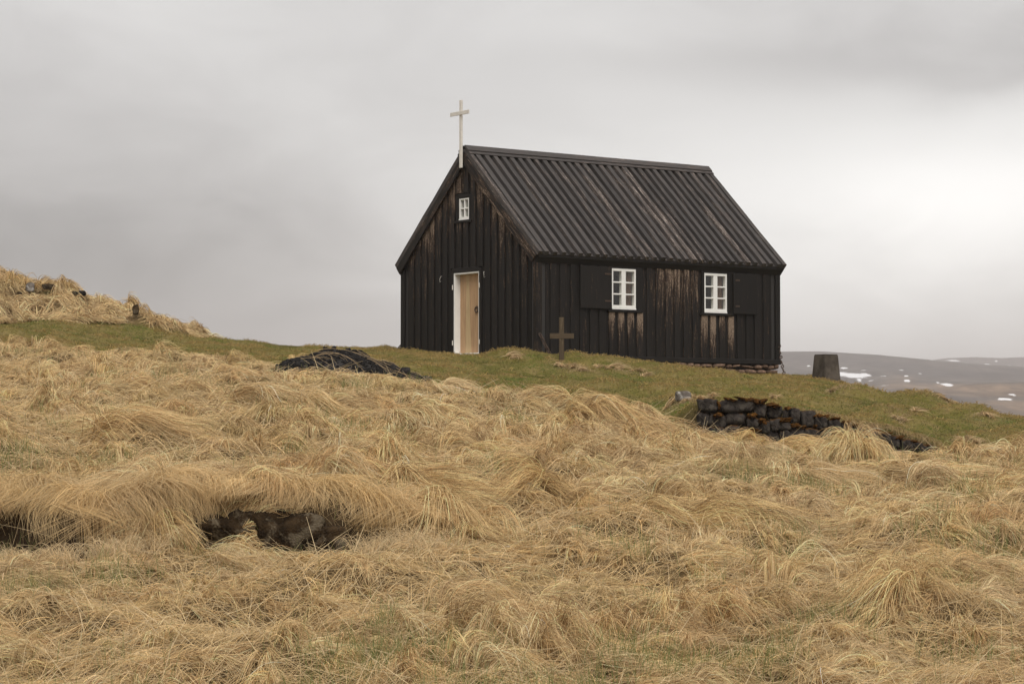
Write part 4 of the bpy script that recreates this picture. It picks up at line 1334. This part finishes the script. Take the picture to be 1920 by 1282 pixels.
def dry_grass():
    S = Strands(7)
    # --- tussocks over the slope
    cx, cy = [], []
    y = 11.2
    while y < 43:
        sp = 0.235 * (y / 14) ** 0.25
        w = in_view(y)
        xs = np.arange(-w, w, sp); xs = xs + RS.uniform(-.5, .5, len(xs)) * sp
        cx.append(xs); cy.append(np.full(len(xs), y) + RS.uniform(-.5, .5, len(xs)) * sp)
        y += sp
    cx, cy = np.concatenate(cx), np.concatenate(cy)
    dry = ginterp(DRYG, cx, cy)
    ok = (dry > 0.5) & (cy < EDGE(cx) + 0.6)
    # keep the foot of the ledge and the wall a little clearer
    ly = LEDY(cx)
    inhole = (cx > LEDX(345)) & (cx < LEDX(670)) & (cy > ly - 0.62) & (cy < ly + 0.42)
    foot = (cx < LEDX(760)) & (cy > ly - 0.24) & (cy < ly + 0.27)
    foot |= (((cx > LEDX(-30)) & (cx < LEDX(140))) | ((cx > LEDX(190)) & (cx < LEDX(250)))) & (cy > ly - 0.45) & (cy < ly + 0.22)
    ok &= ~inhole & ~foot
    ok &= ~((np.abs(cx - HEAP[..., 0].mean()) < 1.25) & (cy > HEAP[..., 1].min() + 0.1))
    ok &= RS.rand(len(cx)) < 0.84
    cx, cy = cx[ok], cy[ok]
    T = len(cx)
    big = sstep(fbm(cx * 0.9 + 20, cy * 0.9, 2), -0.15, 0.35)
    size = RS.uniform(0.15, 0.36, T) * (0.75 + 0.5 * big)
    height = RS.uniform(0.045, 0.14, T) * (0.6 + 1.0 * big)
    nearwall = (cx > WALLX(1290)) & (cx < WALLX(1840)) & (cy > WALLY(cx) - 1.3)
    height = np.where(nearwall, height * 0.6, height)
    hx = HEAP[..., 0].mean()
    height = np.where((np.abs(cx - hx) < 1.5) & (cy > HEAP[..., 1].min() - 1.4), height * 0.3, height)
    # some tufts lie low between others, coloured dark for shade under the crests
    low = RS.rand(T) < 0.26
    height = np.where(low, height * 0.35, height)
    f = flow(cx, cy); e = 0.14
    sx = (H(cx + e, cy) - H(cx - e, cy)) / (2 * e); sy = (H(cx, cy + e) - H(cx, cy - e)) / (2 * e) - 0.1
    sx, sy = np.clip(sx, -.3, .3), np.clip(sy, -.3, .3)
    th = np.arctan2(np.sin(f) - 2.2 * sy, np.cos(f) - 2.2 * sx) + RS.normal(0, 0.55, T)
    ab = cy - LEDY(cx)
    lip = (ab > 0) & (ab < 0.75) & (cx < LEDX(800))
    th = np.where(lip, -0.15 + RS.normal(0, 0.75, T), th)
    n = np.maximum(50, (205 * (13 / cy) ** 0.9).astype(int))
    base = straw_colour(T) * np.exp(RS.normal(0, .13, (T, 1))) * (1 + 0.25 * fbm(cx * 1.1, cy * 1.1 + 9, 2))[:, None]
    red = sstep(vnoise(cx * 1.7 + 60, cy * 1.7) + .3 * RS.rand(T), 0.32, 0.6)[:, None]
    base = base * (1 - .55 * red) + np.array([0.40, 0.21, 0.085]) * .55 * red
    gry = sstep(vnoise(cx * 1.3 - 60, cy * 1.3), 0.2, 0.45)[:, None]
    base = base * (1 - .4 * gry) + np.array([0.60, 0.50, 0.37]) * .4 * gry
    # dull olive patches where new growth comes through
    ol = sstep(fbm(cx * 1.3 - 31, cy * 1.3, 3), 0.08, 0.42)[:, None]
    base = base * (1 - 0.6 * ol) + np.array([0.25, 0.22, 0.09]) * 0.6 * ol
    base = np.where(low[:, None], base * np.array([0.55, 0.48, 0.42]), base)  # brown shade of the gaps put into the low tufts' colour
    r0 = 0.00138 * (cy / 13) ** 0.80
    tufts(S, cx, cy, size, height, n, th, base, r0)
    # --- named big tussocks seen against the turf, the wall and the hollow
    B = [(1608, 842, .42, .34, -1.0), (1592, 846, .36, .28, -2.3), (1628, 848, .40, .26, -.5), (1100, 782, .7, .26, -.6), (1060, 772, .6, .22, -2.2), (1130, 788, .7, .24, -.3), (1195, 800, .7, .22, -.7), (1235, 806, .6, .16, -1.9),
         (1880, 868, .8, .26, -2.3), (1915, 862, .9, .28, -1.2), (1850, 870, .6, .16, -2.7), (1960, 866, .9, .26, -1.2), (1440, 826, .6, .16, -2.0), (1480, 832, .7, .16, -.6), (1340, 826, .6, .12, -1.8), (1290, 815, .6, .14, -.9), (1380, 830, .6, .12, -.7), (1530, 838, .6, .14, -1.5), (1700, 866, .7, .12, -1.9), (1760, 868, .7, .12, -.6),
         (550, 692, .35, .16, -1.2), (570, 697, .3, .1, -.4), (480, 760, .7, .2, -.4), (230, 815, .8, .22, -.35), (190, 822, .5, .18, -2.5), (860, 742, .7, .14, -.4), (790, 800, .8, .2, -.8), (620, 790, .8, .2, -.5),
         (270, 1025, .42, .24, -2.4), (285, 1028, .42, .25, -1.0), (300, 1030, .4, .2, -.3), (480, 1052, .6, .16, -.45), (430, 1060, .6, .14, -.2), (800, 950, .9, .2, -.5), (900, 1010, .9, .2, -1.0), (1050, 960, .7, .2, -1.5), (1330, 975, .9, .22, -.6), (1500, 880, .8, .18, -.5)]
    P = np.array([hit(b[0], b[1] + (30 if 1280 < b[0] < 1850 else 0)) for b in B]); b = np.array(B)
    tb = len(B)
    tufts(S, P[:, 0], P[:, 1], b[:, 2], b[:, 3], np.maximum(220, (640 * (14 / P[:, 1]) ** .7).astype(int)), b[:, 4], straw_colour(tb) * 1.03, 0.0014 * (P[:, 1] / 13) ** 0.78, 0.5)
    # --- matted layer between the tussocks
    N = 175000
    yy = 11.0 + (43 - 11.0) * RS.rand(N) ** 1.25
    xx = RS.uniform(-1, 1, N) * in_view(yy)
    ly = LEDY(xx)
    keep = (ginterp(DRYG, xx, yy) > 0.35) & ~((np.abs(yy - ly + .02) < 0.24) & (xx < LEDX(720)) & (xx > LEDX(-400))) & ~((np.abs(xx - HEAP[..., 0].mean()) < 1.2) & (yy > HEAP[..., 1].min() + 0.15))
    xx, yy = xx[keep], yy[keep]; N = len(xx)
    a0 = flow(xx, yy) + RS.normal(0, 1.3, N); ln = RS.uniform(0.12, 0.36, N); curl = RS.normal(0, 0.7, N)
    t = np.linspace(0, 1, 7)
    x = np.empty((N, 7)); y = np.empty((N, 7)); x[:, 0], y[:, 0] = xx, yy
    for i in range(1, 7):
        a = a0 + curl * (t[i] - 0.4); x[:, i] = x[:, i - 1] + np.cos(a) * ln / 6; y[:, i] = y[:, i - 1] + np.sin(a) * ln / 6
    z = H(x, y) + RS.uniform(0.015, 0.10, N)[:, None] * np.sin(np.pi * t[None] * RS.uniform(0.6, 1, N)[:, None]) + 0.006
    S.add(np.stack([x, y, z], -1), 0.0014 * (yy / 13) ** 0.78 * RS.uniform(.7, 1.3, N), straw_colour(N) * np.exp(RS.normal(-.12, .28, (N, 1))))
    # --- single stiff straws sticking out
    N = 12000
    yy = 11.0 + (34 - 11.0) * RS.rand(N) ** 1.4; xx = RS.uniform(-1, 1, N) * in_view(yy)
    keep = ginterp(DRYG, xx, yy) > 0.5
    xx, yy = xx[keep], yy[keep]; N = len(xx)
    a0 = RS.uniform(-math.pi, math.pi, N); el = RS.uniform(0.0, 0.95, N) ** 2.0; ln = RS.uniform(0.12, 0.46, N); bend = RS.normal(0, .5, N)
    x = xx[:, None] + np.cos(a0 + 0)[:, None] * np.cos(el)[:, None] * ln[:, None] * t[None] ; y = yy[:, None] + np.sin(a0)[:, None] * np.cos(el)[:, None] * ln[:, None] * t[None]
    z = H(xx, yy)[:, None] + 0.05 + np.sin(el)[:, None] * ln[:, None] * t[None] - 0.12 * ln[:, None] * t[None] ** 2 * np.abs(bend)[:, None]
    S.add(np.stack([x, y, z], -1), 0.0015 * (yy / 13) ** .6 * RS.uniform(.6, 1.5, N), (np.array([0.72, 0.58, 0.36]) * .7 + straw_colour(N) * .3) * RS.uniform(.7, 1.1, (N, 1)))
    # --- sheaves of grass hanging over the ledge
    Q = 170
    qx = RS.uniform(LEDX(-420), LEDX(780), Q)
    gap = ((qx > LEDX(355)) & (qx < LEDX(650)) & (RS.rand(Q) < .5)) | ((qx > LEDX(-40)) & (qx < LEDX(150)) & (RS.rand(Q) < .7)) | ((qx > LEDX(185)) & (qx < LEDX(250)) & (RS.rand(Q) < .8)) | ((qx > LEDX(660)) & (RS.rand(Q) < .5))
    qx = qx[~gap]; Q = len(qx); qn = RS.randint(45, 150, Q)
    hole = np.maximum(sstep(qx, LEDX(350), LEDX(385)) * sstep(qx, LEDX(645), LEDX(610)), 0.75 * sstep(qx, LEDX(30), LEDX(55)) * sstep(qx, LEDX(145), LEDX(110)))
    rag = np.clip(0.45 + 1.7 * (vnoise(qx * 2.4 + 5, qx * 0 + 1.5) + 0.35), 0.15, 1.5)
    qd = RS.uniform(0.02, 0.28, Q) * (1 - 0.6 * hole) * rag; qa = -math.pi / 2 + 0.35 + RS.normal(0, 0.8, Q); qy = RS.uniform(0.03, 0.75, Q) ** 1.2
    qh = RS.uniform(0.03, 0.14, Q); qo = RS.uniform(0.02, 0.24, Q) * (1 - .5 * hole) * np.sqrt(rag); qc = RS.normal(0, .8, Q); qt = straw_colour(Q) * RS.uniform(.78, 1.05, (Q, 1))
    qi = np.repeat(np.arange(Q), qn); N = len(qi)
    xx = qx[qi] + RS.normal(0, 0.075, N); yy = LEDY(xx) + qy[qi] + RS.normal(0, 0.06, N)
    drop = np.clip(qd[qi] * RS.uniform(0.6, 1.25, N), 0.02, .4)
    a0 = qa[qi] + RS.normal(0, 0.28, N)
    a0 = np.clip(a0, -2.5, -0.45)
    reach = np.maximum(0.10, (yy - LEDY(xx)) + qo[qi] * RS.uniform(.5, 1.4, N)) 
    reach = np.minimum(reach, 0.55)
    cr = qc[qi] * 1.6 + RS.normal(0, .45, N)
    st = np.sin(t[None] * 1.5)
    x = xx[:, None] + np.cos(a0[:, None] + cr[:, None] * (t[None] - .4) * .6) * reach[:, None] * st
    y = yy[:, None] + np.sin(a0[:, None] + cr[:, None] * (t[None] - .4) * .6) * reach[:, None] * st
    top = H(xx, LEDY(xx) + 0.35)
    z = np.maximum(top, H(xx, yy))[:, None] + 0.01 + (qh[qi] * RS.uniform(.5, 1.3, N))[:, None] * np.sin(np.pi * t[None] ** .8) - drop[:, None] * t[None] ** 2.4
    z = np.maximum(z, H(x, y) + 0.01 + 0.03 * RS.rand(N)[:, None])
    S.add(np.stack([x, y, z], -1), 0.0014 * RS.uniform(.65, 1.25, N), (qt[qi] * .65 + straw_colour(N) * .35) * np.exp(RS.normal(0, .2, (N, 1))))
    # --- clumps standing along the foot of the ledge
    Q = 95
    qx = RS.uniform(LEDX(-420), LEDX(860), Q); qx = qx[~((qx > LEDX(355)) & (qx < LEDX(640)) & (RS.rand(Q) < .75))]; Q = len(qx)
    qy = LEDY(qx) - RS.uniform(0.16, 0.42, Q); qh = RS.uniform(.07, .24, Q); qn = RS.randint(40, 120, Q)
    qi = np.repeat(np.arange(Q), qn); N = len(qi)
    xx = qx[qi] + RS.normal(0, .05, N); yy = qy[qi] + RS.normal(0, .05, N); hh = qh[qi] * RS.uniform(.5, 1.2, N); a0 = RS.uniform(-math.pi, math.pi, N)
    x = xx[:, None] + np.cos(a0)[:, None] * (hh * .9)[:, None] * t[None] ** 1.4; y = yy[:, None] + np.sin(a0)[:, None] * (hh * .5)[:, None] * t[None] ** 1.4
    z = H(xx, yy)[:, None] + hh[:, None] * np.sin(t[None] * RS.uniform(1.5, 2.7, N)[:, None])
    S.add(np.stack([x, y, z], -1), 0.0014 * RS.uniform(.7, 1.2, N), (straw_colour(N) * .7 + np.array([.58, .50, .36]) * .3) * np.exp(RS.normal(0, .2, (N, 1))))
    # --- the bank at the left
    bx_, by_ = np.meshgrid(np.arange(-13.5, -6.2, 0.24), np.arange(47.4, 55.5, 0.24))
    bx_ = bx_.ravel() + RS.uniform(-.13, .13, bx_.size); by_ = by_.ravel() + RS.uniform(-.13, .13, by_.size)
    k = (bank_mask(bx_, by_) > 0.45)
    for qx, qy, qr in CLEAR: k &= ~((np.abs(bx_ - qx) < qr + 0.10) & (by_ > qy - 0.55) & (by_ < qy + 0.35))
    bx_, by_ = bx_[k], by_[k]; T = len(bx_)
    up = sstep(fbm(bx_ * .9, by_ * .9 + 50, 2), 0.0, 0.4)
    base = (straw_colour(T) * 0.6 + np.array([.46, .37, .23]) * .36) * (1 + .4 * fbm(bx_, by_, 2))[:, None]
    ol = sstep(fbm(bx_ * .7 + 8, by_ * .7, 2), 0.05, .4)[:, None]
    base = base * (1 - .45 * ol) + np.array([.22, .20, .07]) * .45 * ol
    tufts(S, bx_, by_, RS.uniform(.3, .55, T), RS.uniform(.06, .17, T) * (1 + .7 * up), np.full(T, 42), -0.6 + 1.6 * fbm(bx_ * .5, by_ * .5, 2) + RS.normal(0, .4, T), base, np.full(T, 0.0052), .5)
    # the round tuft over the upright stone and its neighbours on the skyline
    R = [(258, 596, .36, .42, 0.4), (252, 596, .36, .40, 2.4), (262, 597, .34, .36, -.4), (240, 592, .3, .25, 2.0), (118, 560, .5, .3, .2), (128, 562, .45, .28, -.6), (320, 612, .3, .22, .5), (30, 530, .6, .3, .2), (75, 535, .6, .3, -.3), (340, 620, .3, .15, -.2), (360, 628, .3, .14, -.2)]
    P = np.array([pix(q[0], q[1], 52.2) for q in R]); q = np.array(R)
    tufts(S, P[:, 0], P[:, 1], q[:, 2], q[:, 3], np.full(len(R), 170), q[:, 4], np.tile([[.50, .35, .16]], (len(R), 1)), np.full(len(R), .005), 1.0)
    # --- straws lying over the gravel heap
    N = 24
    u = RS.rand(N)
    ii = (15 + u * 110).astype(int); jj = RS.randint(14, 34, N)
    p0 = HEAP[jj, ii]
    ln = RS.uniform(0.35, 0.95, N); a0 = -0.62 + RS.normal(0, .2, N)
    x = p0[:, 0][:, None] + np.cos(a0)[:, None] * ln[:, None] * t[None]; y = p0[:, 1][:, None] + np.sin(a0)[:, None] * ln[:, None] * t[None]
    y = np.maximum(y, HEAP[..., 1].min() + .02)
    def heap_z(xa, ya):
        jj_ = np.clip((ya - HEAP[0, 0, 1]) / 1.5 * 59, 0, 59).astype(int); ii_ = np.clip((xa - HEAP[0, 0, 0]) / (HEAP[0, -1, 0] - HEAP[0, 0, 0]) * 149, 0, 149).astype(int)
        return HEAP[jj_, ii_, 2]
    hz = heap_z(x, y); cf = np.array([np.polyfit(t, r_, 2) for r_ in hz])
    k_h = cf[:, :1] * t[None] ** 2 + cf[:, 1:2] * t[None] + cf[:, 2:3] + np.max(hz - (cf[:, :1] * t[None] ** 2 + cf[:, 1:2] * t[None] + cf[:, 2:3]), axis=1, keepdims=True) * .7
    S.add(np.stack([x, y, k_h + 0.03 + 0.03 * np.sin(np.pi * t)[None]], -1), np.full(N, 0.0032), np.array([.46, .33, .19]) * RS.uniform(.7, 1.1, (N, 1)))
    # --- small dead clumps on the turf
    R = [(1045, 687), (1060, 689), (1076, 691), (1092, 695), (1120, 692), (1145, 690), (1165, 692), (1190, 697), (1213, 706), (958, 669), (972, 669), (1690, 790), (1640, 808), (1835, 832), (1815, 828), (1775, 752), (1560, 735), (1290, 754), (1262, 756), (1310, 750), (1335, 748), (1450, 748), (1850, 780), (1720, 772)]
    P = np.array([hit(*q) for q in R]); n_ = len(R)
    tufts(S, P[:, 0], P[:, 1], RS.uniform(.13, .26, n_), RS.uniform(.03, .075, n_), np.full(n_, 60), RS.uniform(-2.2, .2, n_), np.tile([[.40, .29, .17]], (n_, 1)), np.full(n_, .0034), .9)
    # --- turf and straw hanging over the top of the lava wall
    N = 900
    xx = RS.uniform(WALLX(1300), WALLX(1830), N); yy = WALLY(xx) + RS.uniform(.10, .3, N)
    a0 = -1.4 + RS.normal(0, .5, N); ln = RS.uniform(.08, .22, N)
    x = xx[:, None] + np.cos(a0)[:, None] * ln[:, None] * t[None]; y = yy[:, None] + np.sin(a0)[:, None] * ln[:, None] * t[None]
    z = np.maximum(H(xx, yy)[:, None] + .05 * np.sin(np.pi * t)[None] - .05 * t[None] ** 2, H(x, y) + .01) + .02
    S.add(np.stack([x, y, z], -1), RS.uniform(.002, .004, N), np.array([.34, .24, .11]) * RS.uniform(.5, 1.2, (N, 1)))
    # --- pale wisps standing before the turf right of the middle
    N = 90
    c = hit(1040, 772)
    xx = c[0] + RS.normal(0, .45, N); yy = c[1] + RS.normal(0, .2, N)
    a0 = RS.choice([0.1, 2.9], N, p=[.45, .55]) + RS.normal(0, .5, N); el = RS.uniform(.15, .9, N); ln = RS.uniform(.25, .6, N)
    x = xx[:, None] + np.cos(a0)[:, None] * np.cos(el)[:, None] * ln[:, None] * t[None]; y = yy[:, None] + np.sin(a0)[:, None] * .3 * ln[:, None] * t[None]
    z = H(xx, yy)[:, None] + .05 + np.sin(el)[:, None] * ln[:, None] * t[None] - .25 * ln[:, None] * t[None] ** 2
    S.add(np.stack([x, y, z], -1), np.full(N, .0026), np.array([.60, .50, .28]) * RS.uniform(.8, 1.1, (N, 1)))
    S.build("dry_grass", M["straw"], "long dry straw-coloured grass combed over in tussocks across the slope", "grass")


dry_grass()


def turf_grass():
    S = Strands(3)
    N = 330000
    yy = RS.uniform(29, 56, N); xx = RS.uniform(-1, 1, N) * in_view(yy, 1.5)
    dry = ginterp(DRYG, xx, yy)
    inchurch = np.zeros(N, bool)
    c, s = math.cos(YAW), math.sin(YAW)
    u = (xx - CN[0]) * c + (yy - CN[1]) * s; v = -(xx - CN[0]) * s + (yy - CN[1]) * c
    inchurch = (u > -0.05) & (u < L + .05) & (v > -0.05) & (v < W + .05)
    wallc = (np.abs(yy - WALLY(xx)) < 0.22) & (WALLH(xx) > 0.03)
    heap = (np.abs(xx - HEAP[..., 0].mean()) < 1.2) & (yy > HEAP[..., 1].min() + .1) & (yy < HEAP[..., 1].max() - .1)
    k = (dry < RS.uniform(0.2, 0.9, N)) & ~inchurch & ~wallc & ~heap
    xx, yy = xx[k], yy[k]; N = len(xx)
    g1 = fbm(xx * 0.9 + 12, yy * 0.9, 3); g2 = fbm(xx * 2.7 + 40, yy * 2.7, 2)
    green = np.array([.105, .101, .015]); yel = np.array([.225, .170, .042]); brn = np.array([.305, .210, .070]); bright = np.array([.105, .165, .016])
    # hollows are greener, the backs of the hummocks drier
    e = 0.5
    lap = H(xx, yy) - 0.25 * (H(xx + e, yy) + H(xx - e, yy) + H(xx, yy + e) + H(xx, yy - e))
    m1 = sstep(g1 * .8 + lap * 16 + .55 * g2, -0.20, 0.26)[:, None]
    colr = green * (1 - m1) + yel * m1
    m2 = sstep(g2 * .9 + lap * 10, 0.12, 0.42)[:, None]
    colr = colr * (1 - m2) + brn * m2
    m3 = (sstep(-g1 - .6 * g2, 0.36, 0.6) * .8)[:, None]
    colr = colr * (1 - m3) + bright * m3
    # bright new grass below the grave cross
    for px, py, rx, ry in ((1120, 690, .35, .5), (1175, 708, .5, .4), (1010, 690, .35, .4), (415, 643, .35, .8), (1250, 770, .35, .5), (1080, 705, .3, .3)):
        q = hit(px, py); w = np.exp(-((xx - q[0]) / rx) ** 2 - ((yy - q[1]) / ry) ** 2)[:, None] * .8
        colr = colr * (1 - w) + bright * 1.05 * w
    # dead tufts: round the grave cross and on the hummocks
    for px, py, rx, ry in ((1060, 688, .3, .35), (1170, 695, .55, .3), (965, 668, .22, .3), (1090, 694, .3, .25), (1690, 790, .25, .5), (1560, 735, .5, .4), (1780, 755, .4, .5), (1640, 805, .3, .3), (1830, 830, .35, .4), (1290, 752, .5, .4), (1840, 780, .3, .4)):
        q = hit(px, py); w = np.exp(-((xx - q[0]) / rx) ** 2 - ((yy - q[1]) / ry) ** 2)[:, None] * .85
        colr = colr * (1 - w) + np.array([.40, .29, .175]) * w
    colr = colr * np.exp(RS.normal(-.03, .26, (N, 1)))
    a0 = RS.uniform(-math.pi, math.pi, N); ln = RS.uniform(.015, .045, N) * (1 + 1.1 * m2[:, 0]); el = RS.uniform(.1, .9, N)
    t = np.linspace(0, 1, 3)
    x = xx[:, None] + np.cos(a0)[:, None] * (np.cos(el) * ln)[:, None] * t; y = yy[:, None] + np.sin(a0)[:, None] * (np.cos(el) * ln)[:, None] * t
    z = H(xx, yy)[:, None] - .004 + (np.sin(el) * ln)[:, None] * np.sin(t * 1.9)[None]
    S.add(np.stack([x, y, z], -1), RS.uniform(.003, .0058, N), colr)
    S.build("turf_grass", M["turfstrand"], "short mossy green and yellow turf round the church", "grass", .4)


turf_grass()


def green_blades():
    S = Strands(4)
    N = 125000
    yy = 11.0 + (36 - 11.0) * RS.rand(N) ** 1.35; xx = RS.uniform(-1, 1, N) * in_view(yy)
    p = sstep(fbm(xx * 1.5 + 77, yy * 1.5, 3), 0.20, 0.5) * 0.95 + 0.02
    led = np.exp(-((yy - LEDY(xx) + .25) / .18) ** 2) * (xx < LEDX(850)) * sstep(vnoise(xx * 3, yy), -.1, .3)
    k = (RS.rand(N) < np.maximum(p, led)) & (ginterp(DRYG, xx, yy) > .3)
    xx, yy = xx[k], yy[k]; N = len(xx)
    ln = RS.uniform(.07, .21, N); a0 = RS.uniform(-math.pi, math.pi, N); lean = RS.uniform(.05, .6, N)
    t = np.linspace(0, 1, 4)
    x = xx[:, None] + (np.cos(a0) * ln * lean)[:, None] * t ** 1.6; y = yy[:, None] + (np.sin(a0) * ln * lean)[:, None] * t ** 1.6
    z = H(xx, yy)[:, None] + .02 + ln[:, None] * t
    g = RS.rand(N)[:, None]
    S.add(np.stack([x, y, z], -1), .0014 * (yy / 13) ** .6 * RS.uniform(.8, 1.3, N), np.array([.11, .155, .035]) * (1 - g) + np.array([.23, .235, .08]) * g)
    S.build("green_grass", M["turfstrand"], "sparse new green blades coming up through the dry grass", "grass", .3)


green_blades()


# ------------------------------------------------------------------ the moist air
def haze():
    m, g = new_mat("haze_air")
    v = g.n("ShaderNodeVolumePrincipled")
    g.put(v, "Color", (0.96, 0.92, 0.92)); g.put(v, "Density", 2.7e-4); g.put(v, "Anisotropy", 0.2)
    o = g.n("ShaderNodeOutputMaterial"); g.t.links.new(v.outputs[0], o.inputs["Volume"])
    x0, x1, y0, y1, z0, z1 = -4000, 4000, -480, 5150, -26, 140
    vs = [(x0, y0, z0), (x1, y0, z0), (x1, y1, z0), (x0, y1, z0), (x0, y0, z1), (x1, y0, z1), (x1, y1, z1), (x0, y1, z1)]
    ob = mesh_obj("haze", vs, BOXF, m)
    tag(ob, kind="stuff")


haze()
